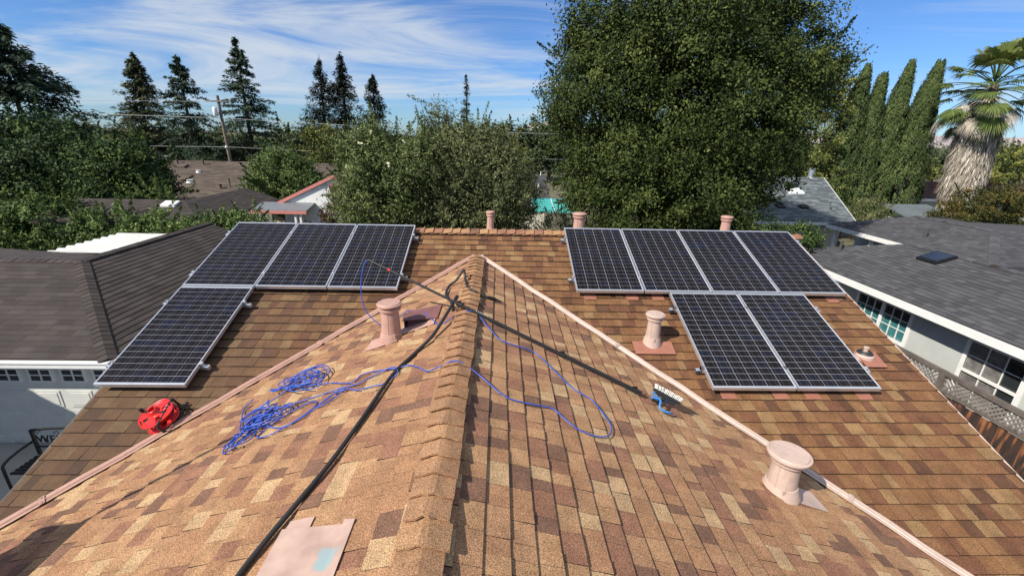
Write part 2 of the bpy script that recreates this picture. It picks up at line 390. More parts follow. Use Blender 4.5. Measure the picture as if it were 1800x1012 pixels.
def lay(tabs_mats, parent, nsingle, name='shingle', many='shingles'):
    """the nsingle largest tabs in view become parts of their own, the rest one part"""
    allt = sorted([(t[3], i, t, m) for i, (t, m) in enumerate(tabs_mats)], key=lambda a: -a[0])
    for wgt, i, t, m in allt[:nsingle]:
        if wgt <= 0: continue
        c = np.mean(np.array(t[0]), 0)
        MB().add(t[0], t[1], t[2]).build(name, m, parent)
    rest = {}
    for wgt, i, t, m in allt[nsingle:]: rest.setdefault(m.name, [m, MB()])[1].add(t[0], t[1], t[2])
    for m, mb in rest.values(): mb.build(many, m, parent, kind='stuff')

# ------------------------------------------------------------------ foliage helpers
def fast_mesh(name, V, F4, tint, mat, parent=None, kind=None):
    me = bpy.data.meshes.new(name)
    V = np.ascontiguousarray(V, np.float32); F4 = np.ascontiguousarray(F4, np.int32); n = len(F4)
    me.vertices.add(len(V)); me.vertices.foreach_set('co', V.ravel())
    me.loops.add(n * 4); me.loops.foreach_set('vertex_index', F4.ravel())
    me.polygons.add(n); me.polygons.foreach_set('loop_start', np.arange(0, n * 4, 4, dtype=np.int32))
    me.polygons.foreach_set('loop_total', np.full(n, 4, np.int32))
    a = me.attributes.new('tint', 'FLOAT', 'FACE'); a.data.foreach_set('value', np.ascontiguousarray(tint, np.float32))
    me.materials.append(mat); me.update(calc_edges=True); me.validate()
    o = bpy.data.objects.new(name, me); link(o, parent)
    if kind: o['kind'] = kind
    return o
def rand_dirs(n):
    v = rng.normal(size=(n, 3)); return v / np.linalg.norm(v, axis=1)[:, None]
def norm(v): return v / (np.linalg.norm(v, axis=1)[:, None] + 1e-9)
def leaf_quads(P, N, D, L, Wd):
    """diamond leaf per point"""
    n = len(P); N = norm(N); D = norm(D - N * (D * N).sum(1)[:, None]); Sd = np.cross(N, D)
    L = np.broadcast_to(L, n)[:, None]; Wd = np.broadcast_to(Wd, n)[:, None]
    V = np.stack([P - D * L / 2, P + Sd * Wd / 2 + N * L * .06, P + D * L / 2, P - Sd * Wd / 2 + N * L * .06], 1).reshape(-1, 3)
    return V, np.arange(n * 4).reshape(n, 4)
def crown(parent, blobs, nleaf, L, mat, nclump=None, cr=.45, ratio=.55, shell=.72, sprig=.15, sl=1.0, tint0=.45, droop=0, name='crown', fill=.18):
    B = np.array(blobs, float); area = (B[:, 3] * B[:, 4] * B[:, 5]) ** (2 / 3); area /= area.sum()
    nclump = nclump or nleaf // 90
    bi = rng.choice(len(B), nclump, p=area); d = rand_dirs(nclump)
    # lumpy radius so the outline is uneven
    lump = 1 + .10 * np.sin(d[:, 0] * 5 + bi * 2.1) * np.cos(d[:, 2] * 6 + bi) + .07 * np.sin(d[:, 1] * 11 + d[:, 2] * 9)
    rad = np.where(rng.random(nclump) < fill, rng.uniform(.3, shell, nclump), rng.uniform(shell, 1.0, nclump)) * lump
    C = B[bi, :3] + d * rad[:, None] * B[bi, 3:6]
    CR = cr * rng.uniform(.55, 1.4, nclump); ct = rng.normal(0, .17, nclump)
    spr = rng.random(nclump) < sprig
    ci = rng.integers(0, nclump, nleaf)
    off = rng.normal(size=(nleaf, 3)) * .5; off *= CR[ci][:, None]
    nd = norm(d[ci] / B[bi[ci], 3:6])
    # twigs: elongated clumps that stand out from the crown
    t = rng.random(nleaf); sd = norm(nd + rand_dirs(nclump)[ci] * .45 + V3(0, 0, .35))
    offs = sd * (t * sl * CR[ci] * 2.6)[:, None] + rng.normal(size=(nleaf, 3)) * (.16 * CR[ci] * (1.1 - t))[:, None]
    off = np.where(spr[ci][:, None], offs, off)
    P = C[ci] + off - V3(0, 0, 1) * droop * rng.random(nleaf)[:, None]
    N = nd * .8 + rand_dirs(nleaf) * .9 + V3(0, 0, .35); D = rand_dirs(nleaf) + nd * .5 - V3(0, 0, droop)
    Ls = L * rng.uniform(.6, 1.35, nleaf)
    Vv, F = leaf_quads(P, N, D, Ls, Ls * ratio)
    tint = np.clip(tint0 + ct[ci] + rng.normal(0, .16, nleaf), 0, 1)
    return fast_mesh(name, Vv, F, tint, mat, parent)
def limb_tree(parent, base, top, r, mat=m_bark, limbs=(), k=8):
    mb = MB(); b, t = np.array(base, float), np.array(top, float)
    pts = [b + (t - b) * s + V3(math.sin(s * 5) * .12, math.cos(s * 4) * .12, 0) * r * 2 for s in np.linspace(0, 1, 7)]
    mb.tube(pts, [r * (1.25 - .95 * s) for s in np.linspace(0, 1, 7)], k)
    for (s, dx, dy, dz) in limbs:
        p = b + (t - b) * s; q = p + V3(dx, dy, dz)
        mb.tube(smooth_path([p, (p + q) / 2 + V3(0, 0, .12 * abs(dz) + .1), q], 4), np.linspace(r * .55 * (1.1 - s * .5), r * .12, 9), 6)
    return mb.build('trunk', mat, parent, smooth=True)
def tree(name, label, cat, base, blobs, nleaf, L, mat, r=.25, group=None, **kw):
    t = thing(name, label, cat, base, group)
    B = np.array(blobs); c = B[:, :3].mean(0)
    limbs = [(random.uniform(.3, .6), *((np.array(b[:3]) - (np.array(base) + (c - np.array(base)) * .45)) * .9)) for b in blobs[:6]]
    limb_tree(t, base, c, r, limbs=limbs)
    crown(t, blobs, nleaf, L, mat, **kw); return t
def conifer(label, base, h, R, nb, mat, group=None, droop=.25, rise=.1, per=60, L=.35, name='conifer_tree', top=.0, prof=1.0, z0=.08, ratio=.3, thick=.10, lean=0, gap=.0):
    t = thing(name, label, 'tree', base, group); base = np.array(base, float)
    MB().tube([base, base + V3(lean * .5, 0, h * .55), base + V3(lean, 0, h)], [h * .018, h * .012, .02], 7).build('trunk', m_bark, t, smooth=True)
    s = np.sort(rng.random(nb) ** .85) * (1 - z0) + z0
    nlev = max(8, int(h * 1.1)); s = (np.floor(s * nlev) + rng.uniform(0, .9, nb)) / nlev      # loose whorls
    s = np.clip(s, z0, .995)
    az = rng.uniform(0, 2 * PI, nb); ln = R * ((1 - s) ** prof + top) * rng.uniform(.55, 1.12, nb)
    bi = np.repeat(np.arange(nb), np.maximum(8, (per * np.sqrt(ln / R)).astype(int))); n = len(bi)
    u = rng.random(n) ** .7; l = ln[bi] * u
    hd = np.stack([np.cos(az), np.sin(az), np.zeros(nb)], 1)[bi]; sd = np.stack([-np.sin(az), np.cos(az), np.zeros(nb)], 1)[bi]
    z = s[bi] * h + rise * l - droop * l * l / (R * .8)
    wdt = .20 * ln[bi] * (1.15 - u) + .06
    lat = rng.normal(size=n) * wdt * .7
    P = base + V3(0, 0, 1) * z[:, None] + hd * l[:, None] + sd * lat[:, None] + rng.normal(size=(n, 3)) * V3(.05, .05, thick) + V3(lean, 0, 0) * s[bi][:, None]
    P[:, 2] -= np.abs(lat) * .35
    N = V3(0, 0, 1) + rand_dirs(n) * .7 + hd * .3; D = hd + sd * np.sign(lat)[:, None] * .8 + rand_dirs(n) * .3 - V3(0, 0, .25)
    Ls = L * rng.uniform(.6, 1.4, n)
    Vv, F = leaf_quads(P, N, D, Ls, Ls * ratio)
    tint = np.clip(.42 + rng.normal(0, .13, nb)[bi] + .25 * (u - .5) + rng.normal(0, .12, n), 0, 1)
    fast_mesh('crown', Vv, F, tint, mat, t); return t
# ================================================================== SETTING
g = 600
mb = MB(); mb.add([(-g * 4, -g * 4, 0), (g * 4, -g * 4, 0), (g * 4, g * 4, 0), (-g * 4, g * 4, 0)], [(0, 1, 2, 3)])
struct(mb.build('ground', m_soil))
struct(MB().bb((-18, -4, -.2), (-4.1, 7.54, .32)).build('driveway', m_conc))
struct(MB().add([(4.9, -4, .006), (9.0, -4, .006), (9.0, 16, .006), (4.9, 16, .006)], [(0, 1, 2, 3)]).build('side_path', m_conc))
# dry hills on the horizon (east)
m_hill = pmat('hazy_dry_grass_hill', (.36, .30, .29), .95, 0, .22, .004)  # pale distance haze is mixed into the dry grass colour
nx, ny = 150, 10
X = np.linspace(300, 9000, nx); hv = []; hf = []
for j in range(ny):
    for i, x in enumerate(X):
        s_ = j / (ny - 1)
        r_ = 115 + 30 * math.sin(x * .0011 + 1) + 18 * math.sin(x * .0031) + 9 * math.sin(x * .009 + 2) + 5 * math.sin(x * .021 + j)
        hv.append((x, 4300 + s_ * 900 + 60 * math.sin(x * .004), r_ * math.sin(s_ * PI / 2) ** 1.1 + 7 * math.sin(x * .013 + j * 1.7)))
for j in range(ny - 1):
    for i in range(nx - 1): a = j * nx + i; hf.append((a, a + 1, a + nx + 1, a + nx))
struct(MB().add(hv, hf).build('hills', m_hill, smooth=True))

# ================================================================== OUR HOUSE
TA = .3693; TH = math.atan(TA); CT, ST = math.cos(TH), math.sin(TH)
RY, RZ = 7.37, 4.86                      # main ridge
WX, WZ = -.33, 4.61                      # ridge of the front wing
XL, XR = -4.30, 5.13                     # rakes
AY = RY - (RZ - WZ) / TA                 # where the wing ridge meets the main slope
house = thing('house', 'ranch house with the brown and tan shingle roof carrying ten solar panels', 'house', (0.4, 3, 0))
def mainz(y): return RZ + TA * (y - RY)
FY = 1.70                                # front eave of the main slope
EH = 5.0                                 # half width of the wing
WY = -2.5
deck = MB()
def slab(pts): deck.prism([V3(*p) - V3(0, 0, .012) for p in pts], (0, 0, -.14))
slab([(XL, FY, mainz(FY)), (XR, FY, mainz(FY)), (XR, RY, RZ), (XL, RY, RZ)])
slab([(XL, RY, RZ), (XR, RY, RZ), (XR, RY + 4.2, RZ - 4.2 * TA), (XL, RY + 4.2, RZ - 4.2 * TA)])
slab([(WX, WY, WZ), (WX, AY, WZ), (WX - EH, AY - EH, WZ - EH * TA), (WX - EH, WY, WZ - EH * TA)])
slab([(WX, WY, WZ), (WX + EH, WY, WZ - EH * TA), (WX + EH, AY - EH, WZ - EH * TA), (WX, AY, WZ)])
roof = deck.build('roof', m_main, house)
wl = MB()
wl.bb((XL + .35, FY + .5, 0), (XL + .50, RY + 3.8, 2.6)); wl.bb((XR - .50, FY + .5, 0), (XR - .35, RY + 3.8, 2.6))
wl.bb((XL + .5, RY + 3.65, 0), (XR - .5, RY + 3.8, 2.6)); wl.bb((WX - EH + .5, WY + .4, 0), (WX + EH - .5, WY + .55, 2.6))
wl.bb((WX - EH + .5, WY + .55, 0), (WX - EH + .65, FY + .5, 2.6)); wl.bb((WX + EH - .65, WY + .55, 0), (WX + EH - .5, FY + .5, 2.6))
for xa in (XL + .36, XR - .49):
    wl.prism([(xa, FY + 1.0, 2.6), (xa, RY + 3.6, 2.6), (xa, RY, RZ - .2)], (.13, 0, 0))
wl.prism([(WX - EH + .6, WY + .42, 2.6), (WX + EH - .6, WY + .42, 2.6), (WX, WY + .42, WZ - .2)], (0, .11, 0))
wl.build('wall', m_stucco, house)
EXPO = .1435
tabs = []
# main slope: u = X, v from the ridge down; kept above the two valleys
def mhalf(u):
    side = 1 if u < WX else -1           # Y >= AY - |X-WX|
    h = [(0, 1, -.05)]
    h.append((1, 0, -XL)); h.append((-1, 0, XR))
    # Y = RY - v*CT ; RY - v CT - AY + side*(WX - u) >= .02
    h.append((-side, -CT, RY - AY + side * WX + .03)); return h
for t in shingles((0, RY, RZ), (1, 0, 0), (0, -CT, -ST), mhalf, (XL, XR), (0.0, (RY - FY) / CT), EXPO, (.075, .20), .0175): tabs.append((t, m_main))
# wing slopes: u = Y
def whalf(u): return [(-1, -CT, AY + .03), (0, 1, -.05), (1, 0, -WY), (0, -1, EH / CT)]
for sx in (-1, 1):
    for t in shingles((WX, 0, WZ), (0, 1, 0), (sx * CT, 0, -ST), whalf, (WY, AY), (0.0, EH / CT), EXPO, (.075, .20), .0175): tabs.append((t, m_wing))
for t in shingles((0, RY, RZ), (1, 0, 0), (0, CT, -ST), [(1, 0, -XL), (-1, 0, XR), (0, 1, -.05)], (XL, XR), (0, 4.4), EXPO * 2, (.3, .6), .011): tabs.append((t, m_main))
lay(tabs, house, 300)
# ridge caps: folded pieces lapped along both ridges
def cap(o, along, sd, ln, wd, lift0, lift1, mat, tint):
    """along: unit direction from covered end to exposed end; sd: unit sideways"""
    o, a, b = np.array(o, float), np.array(along, float), np.array(sd, float); V = []
    for e, lf in ((0, lift0), (1, lift1)):
        for q in (-1, -.45, -.12, .12, .45, 1):
            jit = random.uniform(-.008, .008) if e else 0
            V.append(o + a * (ln * e + jit) + b * wd * q + V3(0, 0, lf + .010 - max(0, abs(q) - .06) * wd * TA * .80 + random.uniform(-.002, .003)))
    nv = len(V); W_ = [v - V3(0, 0, .012) for v in V]
    f = [(i, i + 1, i + 7, i + 6) for i in range(5)] + [(nv + i, nv + i + 6, nv + i + 7, nv + i + 1) for i in range(5)]
    f += [(i + 6, i + 7, nv + i + 7, nv + i + 6) for i in range(5)] + [(0, 6, nv + 6, nv), (11, 5, nv + 5, nv + 11)]
    MB().add(V + W_, f, tint).build('ridge_cap', mat, house)
y = AY - .02
while y > WY:
    cap((WX + random.uniform(-.006, .006), y, WZ + .012), (0, -1, 0), (1, 0, 0), .20, .118 + random.uniform(-.006, .006), .004, .032, m_wing, random.choice((.3, .4, .58, .6, .75, .78)))
    y -= .152 + random.uniform(-.008, .008)
x = XL
while x < XR:
    cap((x, RY, RZ + .012), (1, 0, 0), (0, 1, 0), .20, .15, .004, .030, m_main if x < -1.5 else m_wing, random.choice((.1, .2, .25, .4, .6, .75)))
    x += .150 + random.uniform(-.008, .008)
# valley flashing: ribbed painted strips over both valleys
for sx in (-1, 1):
    A = V3(WX + sx * .04, AY - .04, WZ - .02); Bp = V3(WX + sx * EH, AY - EH, WZ - EH * TA)
    d = unit(Bp - A); sd = unit(np.cross(d, (0, 0, 1)))
    secs = [(-.054, .030), (-.04, .036), (-.016, .034), (-.008, .047), (.008, .047), (.016, .034), (.04, .036), (.054, .030)]
    n = 26; V = []; F = []
    for i in range(n):
        c = A + (Bp - A) * i / (n - 1)
        for (o_, h_) in secs: V.append(c + sd * (o_ + .006 * math.sin(i * 1.9 + sx)) + V3(0, 0, h_ + abs(o_) * .24 + .003 * math.sin(i * 2.7)))
    for i in range(n - 1):
        for j in range(len(secs) - 1): a = i * len(secs) + j; F.append((a, a + 1, a + len(secs) + 1, a + len(secs)))
    vf = MB().add(V, F).build('valley_flashing', m_valL if sx < 0 else m_pinkp, house, label='long ribbed pink metal strip down the left roof valley' if sx < 0 else 'long ribbed pale pink metal strip down the right roof valley')
    so = vf.modifiers.new('t', 'SOLIDIFY'); so.thickness = .003
    for q in (.36, .72):
        c = A + (Bp - A) * q; jm = MB()
        for o_ in (-.034, .034): jm.box(c + sd * o_ + V3(0, 0, .052), (.016, .016, .010))
        jm.prism([c - d * .02 + sd * -.056 + V3(0, 0, .047), c - d * .02 + sd * .056 + V3(0, 0, .047), c + d * .02 + sd * .056 + V3(0, 0, .047), c + d * .02 + sd * -.056 + V3(0, 0, .047)], (0, 0, .004))
        jm.build('lap_joint', m_valL if sx < 0 else m_pinkp, vf)
# rake trim
for xa, m in ((XL, m_postw), (XR, m_pinkp)):
    mb = MB(); mb.prism([(xa - .032, FY, mainz(FY) - .004), (xa + .032, FY, mainz(FY) - .004), (xa + .032, FY, mainz(FY) - .17), (xa - .032, FY, mainz(FY) - .17)], (0, RY - FY, RZ - mainz(FY)))
    mb.build('rake_trim', m, house)
MB().bb((-4.62, 1.30, 2.8), (-4.10, 1.84, 4.62)).bb((-4.67, 1.25, 4.62), (-4.05, 1.89, 4.70)).build('added_shade_chimney', pmat('brown_masonry', (.25, .15, .11), .9, 0, .2, 8, .3), house)  # block added out of view to cast the broad lower-left shadow
am = MB().tube([(-4.16, 1.86, 3.1), (-4.16, 1.84, 6.02)], .020, 8); am.build('added_shade_mast', m_alu, house)  # unseen pole, added to cast the long thin shadow on the left slope
# ---- vents
def ring(prof, o, sq=(1, 1)): return MB().lathe(prof, o, 32, None, sq)
def roof_flash(c, wd, up_, dn, nrm, dwn, mat, lift=.031):
    """thin metal plate lying on a slope under a vent"""
    c, nrm, dwn = np.array(c, float), unit(nrm), unit(dwn); sd = np.cross(nrm, dwn)
    P = [c - dwn * up_ - sd * wd, c - dwn * up_ + sd * wd, c + dwn * dn + sd * wd, c + dwn * dn - sd * wd]
    return MB().prism([p + nrm * lift for p in P], nrm * .004)
NM, DM = (0, -ST, CT), (0, -CT, -ST)
NL, DL = (-ST, 0, CT), (-CT, 0, -ST)
NR, DR = (ST, 0, CT), (CT, 0, -ST)
def vent(c, r, h, capr, mat, label, nrm, dwn, fl, flm, cone=1.35, capth=.05):
    c = np.array(c, float)
    v = ring([(r * cone, -.10), (r * cone, .03), (r * 1.12, .10), (r * 1.10, .11), (r * 1.03, .112), (r * .92, h - .09), (r * .92, h - .05)], c).build('roof_vent', mat, house, smooth=40, label=label)
    ring([(r * .95, h - .085), (r * 1.16, h - .075), (r * 1.19, h - .045), (r * 1.0, h - .04)], c).build('collar', mat, v, smooth=40)
    ring([(r * 1.0, h - .035), (capr * .97, h - .025), (capr, h - .012), (capr * .99, h - .004), (capr * .90, h), (capr * .88, h - .004), (capr * .84, h + .007), (0.002, h + .010)], c).build('cap', mat, v, smooth=40)
    sm = MB(); an = math.atan2(-c[1], -c[0]) - .3; sm.tube([c + V3(math.cos(an) * r * 1.035, math.sin(an) * r * 1.035, .115), c + V3(math.cos(an) * r * .925, math.sin(an) * r * .925, h - .09)], .0035, 5); sm.build('seam', mat, v)
    band = MB()
    a = math.atan2(-c[1], -c[0]) + .25
    p = c + V3(math.cos(a) * r * 1.13, math.sin(a) * r * 1.13, .085); band.box(p, (.018, .018, .075)); band.build('clamp_strap', mat, v)
    roof_flash(c, *fl, nrm, dwn, flm).build('flashing', flm, v)
    return v
vent((-1.13, 4.27, 4.30), .098, .44, .132, m_pink, 'salmon pink vent pipe with wide lid on the left slope', NL, DL, (.13, .10, .26), m_pink)
vent((1.95, 4.93, 3.96), .085, .42, .120, m_pinkp, 'slim pale pink vent pipe beside the right solar panels', NM, DM, (.25, .02, .19), m_rust)
vent((2.43, 2.90, 3.575), .113, .41, .168, m_pinkp, 'largest pale pink vent with round lid beside the right valley', NR, DR, (.11, .05, .40), m_pinkp, 1.42)
for (x_, r_, hh, lb) in ((-.15, .062, .40, 'thin pink vent pipe behind the ridge between the two panel groups'), (1.44, .10, .40, 'pink vent pipe rising behind the left end of the right panels'), (4.12, .085, .39, 'pink vent pipe rising behind the right end of the right panels')):
    vent((x_, 7.75, 4.74), r_, hh, r_ * 1.28, m_pink, lb, (0, ST, CT), (0, CT, -ST), (.14, .12, .2), m_pink, 1.2)
v = ring([(.11, -.04), (.105, .03), (.075, .06), (.07, .065)], (4.58, 4.75, 3.905)).build('pipe_boot', m_pinkp, house, smooth=40, label='short pipe stub with black rubber collar at the right of the panels')
ring([(.088, .050), (.072, .075), (.045, .082), (.04, .06)], (4.58, 4.75, 3.905)).build('collar', m_rubber, v, smooth=40)
ring([(.024, .05), (.024, .115), (.030, .118), (.030, .135), (.02, .14)], (4.58, 4.75, 3.905)).build('pipe', m_pinkp, v, smooth=40)
roof_flash((4.61, 4.73, 3.895), .13, .08, .17, NM, DM, m_rust).build('flashing', m_rust, v)
# slant hood vent near the top of the left slope, opening down-slope side towards the camera
def plane_l(x, y, l=0): return V3(x, y, WZ + (x - WX) * TA + l)
hv_ = MB()
a, b, c_, d_ = plane_l(-1.04, 4.75, .10), plane_l(-.66, 4.82, .02), plane_l(-.66, 4.42, .02), plane_l(-1.04, 4.40, .13)
hv_.prism([a, d_, c_, b], (0, 0, .006))
hv_.prism([plane_l(-1.0, 4.47, .015), plane_l(-.99, 4.49, .12), plane_l(-.74, 4.49, .035), plane_l(-.74, 4.47, .015)], (0, .006, 0))
hv_.prism([plane_l(-1.03, 4.44, .01), plane_l(-1.03, 4.72, .01), plane_l(-1.03, 4.72, .09), plane_l(-1.03, 4.44, .12)], (.006, 0, 0))
m_maroon = pmat('maroon_faded_metal', (.20, .085, .075), .55, 0, .15, 7)
hv_ = hv_.build('hood_vent', m_maroon, house, label='low maroon slant hood vent on the left slope near the ridge')
lv = MB()
for k in range(8):
    xx = -.98 + k * .032; lv.bb(plane_l(xx, 4.462, .015), plane_l(xx, 4.468, .115 - k * .011) + V3(.010, 0, 0))
lv.build('louvre', m_maroon, hv_)
roof_flash(plane_l(-.86, 4.5), .22, .2, .22, NL, DL, m_pink, .018).build('flashing', m_pink, hv_)
# wide box vent in the foreground
m_scuff, n_, l_, b_ = newmat('pale_pink_metal_with_blue_scuff')
tcn = n_.new('ShaderNodeTexCoord'); nz = n_.new('ShaderNodeTexNoise'); nz.inputs['Scale'].default_value = 7; nz.inputs['Detail'].default_value = 5
l_.new(tcn.outputs['Object'], nz.inputs['Vector'])
vd = n_.new('ShaderNodeVectorMath'); vd.operation = 'DISTANCE'; l_.new(tcn.outputs['Object'], vd.inputs[0]); vd.inputs[1].default_value = (-.82, 1.56, 4.45)
ad = n_.new('ShaderNodeMath'); ad.operation = 'MULTIPLY_ADD'; l_.new(nz.outputs['Fac'], ad.inputs[0]); ad.inputs[1].default_value = .22; l_.new(vd.outputs['Value'], ad.inputs[2])
mrs = n_.new('ShaderNodeMapRange'); l_.new(ad.outputs[0], mrs.inputs[0]); mrs.inputs[1].default_value = .175; mrs.inputs[2].default_value = .14; mrs.inputs[3].default_value = 0; mrs.inputs[4].default_value = .8
rp_ = n_.new('ShaderNodeValToRGB'); l_.new(nz.outputs['Fac'], rp_.inputs[0]); rp_.color_ramp.elements[0].color = (.40, .265, .21, 1); rp_.color_ramp.elements[1].color = (.52, .365, .29, 1); rp_.color_ramp.elements[0].position = .35; rp_.color_ramp.elements[1].position = .65
mxs = n_.new('ShaderNodeMix'); mxs.data_type = 'RGBA'; l_.new(mrs.outputs[0], mxs.inputs[0]); l_.new(rp_.outputs[0], mxs.inputs[6]); mxs.inputs[7].default_value = (.24, .37, .38, 1)
l_.new(mxs.outputs[2], b_.inputs['Base Color']); b_.inputs['Roughness'].default_value = .5
bx = MB()
pA, pB, pC, pD = plane_l(-1.13, 1.80, .085), plane_l(-.80, 1.78, .02), plane_l(-.80, 1.28, .02), plane_l(-1.13, 1.28, .085)
bx.prism([pA, pD, pC, pB], (0, 0, .005))
bx.prism([plane_l(-1.12, 1.79, 0), plane_l(-1.12, 1.79, .085), plane_l(-.80, 1.775, .02), plane_l(-.80, 1.775, 0)], (0, -.005, 0))
bx.prism([plane_l(-1.125, 1.79, .02), plane_l(-1.125, 1.30, .02), plane_l(-1.125, 1.30, .085), plane_l(-1.125, 1.79, .085)], (.005, 0, 0))
bv = bx.build('box_vent', m_scuff, house, label='wide flat pale pink box vent with blue scuff at the bottom edge')
fl_ = MB()
fl_.prism([plane_l(-.80, 1.81, .024), plane_l(-.80, 1.2, .024), plane_l(-.735, 1.2, .024), plane_l(-.735, 1.79, .024)], (0, 0, .004))
fl_.prism([plane_l(-1.15, 1.92, .020), plane_l(-1.15, 1.80, .020), plane_l(-1.0, 1.80, .020), plane_l(-1.0, 1.90, .020)], (0, 0, .004))
fl_.build('flashing', m_scuff, bv)

# ================================================================== SOLAR PANELS
PW, PL, GAP = .951, 1.651, .02
PY0, PZ0, PTH = 7.26732, 6.4 - 1.42877, math.radians(20.26981)
cellm = MB().box((0, 0, 0), (.1496, .0846, .0016))
def build_panel():
    r = thing('solar_panel', 'x', 'solar panel', (0, 0, 0), 'solar panels on the roof')
    f = MB(); hh = .046
    f.bb((0, 0, -hh), (.011, PL, 0)); f.bb((PW - .011, 0, -hh), (PW, PL, 0))
    f.bb((.011, 0, -hh), (PW - .011, .011, 0)); f.bb((.011, PL - .011, -hh), (PW - .011, PL, 0))
    for a_, b_2 in (((.011, .011, -.001), (PW - .011, .026, .0005)), ((.011, PL - .026, -.001), (PW - .011, PL - .011, .0005))): f.bb(a_, b_2)
    f.build('frame', m_alu, r)
    MB().bb((.011, .011, -.012), (PW - .011, PL - .011, -.0045)).build('backsheet', m_back, r)
    cx = (PW - .030) / 6; cy = (PL - .060) / 18; first = None
    for i in range(6):
        for j in range(18):
            loc = (.015 + cx * (i + .5), .030 + cy * (j + .5), -.0035)
            if first is None: first = cellm.build('cell', m_cell, r); o = first
            else: o = first.copy(); COL.objects.link(o); o.parent = r
            o.location = loc
    for yy in (.30, PL - .30):
        MB().bb((-GAP / 2, yy - .02, -.092), (PW + GAP / 2, yy + .02, -.048)).build('rail', m_alu, r)
    fm = MB()
    for yy in (.30, PL - .30): fm.bb((.16, yy + .021, -.142), (.20, yy + .045, -.06)); 
    fm.build('mounting_foot', m_alu, r)
    return r
def copy_tree(o, parent=None):
    c = o.copy(); COL.objects.link(c); c.parent = parent
    for ch in list(o.children): copy_tree(ch, c)
    return c
UL, UR, UR2 = -4.28457, 1.10170, 2.40965
spots = [(UL, 0, 'top row solar panel at the far left, beside the dark brown garage roof'),
         (UL + .971, 0, 'middle solar panel in the upper row of three on the left'),
         (UL + 1.942, 0, 'upper left group solar panel under the end of the black pole'),
         (UL, 1, 'single lower solar panel overhanging the left roof edge above the garage door'),
         (UR, 0, 'first of four upper right solar panels, nearest the roof centre'),
         (UR + .971, 0, 'second of four upper right solar panels, counted from the roof centre'),
         (UR + 1.942, 0, 'third of four upper right solar panels, counted from the roof centre'),
         (UR + 2.913, 0, 'last of four upper right solar panels, beside the grey neighbouring roof'),
         (UR2, 1, 'lower right solar panel next to the slim pink vent pipe'),
         (UR2 + .971, 1, 'lower right solar panel next to the black collared pipe stub')]
proto = build_panel()
for i, (u, row, lab) in enumerate(spots):
    p = proto if i == 0 else copy_tree(proto)
    wv = PL if row == 0 else 2 * PL + GAP
    p.location = (u, PY0 - wv * math.cos(PTH), PZ0 - wv * math.sin(PTH)); p.rotation_euler = (PTH, 0, 0); p['label'] = lab
    extra = []
    if i in (0, 1, 4, 5, 6, 8):
        for yy in (.30, PL - .30): o = MB().bb((PW - .008, yy - .02, .0012), (PW + GAP + .008, yy + .02, .006)).build('mid_clamp', m_alu); o.parent = p
    if i in (0, 3, 4, 8): extra.append(-1)
    if i in (2, 3, 7, 9): extra.append(1)
    for sd in extra:                                           # rail ends with clamps stick out of the row
        for yy in (.30, PL - .30):
            e = MB(); x0 = 0 if sd < 0 else PW
            e.bb((x0 + sd * .011, yy - .021, -.093), (x0 + sd * .085, yy + .021, -.047))
            e.bb((x0 + sd * .003, yy - .016, -.045), (x0 + sd * .034, yy + .016, .004)); e.bb((x0 - sd * .008, yy - .016, .0015), (x0 + sd * .003, yy + .016, .005))
            o = e.build('rail_end', m_alu); o.parent = p
    for yy, xx in ((.18, .12), (.18, .72)) if i in (4, 5, 7, 8, 9) else ():   # red flashing plates peeping out below
        e = MB().bb((xx, -.055, -.124), (xx + .17, .10, -.120)); o = e.build('foot_flashing', m_rust); o.parent = p
# mid clamps between panels
# ================================================================== THINGS LYING ON THE ROOF
# water fed pole with brush head
pb, pc = V3(1.54, 3.67, 3.99), V3(-.28, 4.29, 4.66); pd = unit(pb - pc); pe = pc - pd * 1.29
pole = thing('cleaning_pole', 'long black telescopic pole with white bristle brush lying across the front ridge', 'pole', pc)
for (s0, s1, r_) in ((0, 1.15, .0135), (1.15, 2.35, .0165), (2.35, 3.21, .0195)):
    MB().tube([pe + pd * s0, pe + pd * s1], r_, 14).build('pole_section', m_black, pole, smooth=40)
for s_, mt in ((1.15, m_black), (2.35, m_black), (3.14, m_black)):
    q = pe + pd * s_; mb = MB().tube([q - pd * .035, q - pd * .03, q + pd * .03, q + pd * .035], [.020, .025, .025, .020], 14)
    mb.box(q + V3(0, 0, .026) - pd * .005, (.05, .016, .022)); mb.build('clamp', mt, pole, smooth=40)
q = pe + pd * .27; MB().tube([q - pd * .012, q + pd * .012], .0148, 14).build('marker_band', m_red, pole)
q = pe + pd * 1.34; sdp = unit(np.cross(pd, (0, 0, 1))); upn = np.cross(sdp, pd); lt = MB()
for k in range(7):
    o = q + pd * (k * .022) + upn * .0165 - sdp * .006
    lt.prism([o - sdp * .004, o + pd * .012 - sdp * .004, o + pd * .012 + sdp * .004, o + sdp * .004], upn * .002)
lt.build('label', m_white, pole)
bc = pb + pd * .11 + V3(.03, .02, .075)
ax = unit(V3(.62, -.30, -.24)); bu = unit(V3(.18, .46, .86)); bu = unit(bu - ax * (ax @ bu)); bs = np.cross(ax, bu); RB = np.stack([ax, bs, bu], 1)
head = MB().box(bc, (.27, .085, .030), RB).box(bc - bu * .022, (.20, .05, .02), RB).build('brush_head', m_black, pole)
br = MB(); rb = random.Random(3)
for i in range(18):
    for j in range(5):
        if rb.random() < .06: continue
        c = bc + ax * (-.122 + i * .0144 + rb.uniform(-.002, .002)) + bs * (-.032 + j * .016) + bu * .038; fl = unit(bu + ax * (i - 8.5) * .035 + bs * (j - 2) * .12 + bs * rb.uniform(-.1, .1)); h_ = rb.uniform(.040, .052)
        br.tube([c - bu * .025, c - bu * .025 + fl * h_], [.0038, .0052], 5)
br.build('bristles', m_bristle, head, kind='stuff')
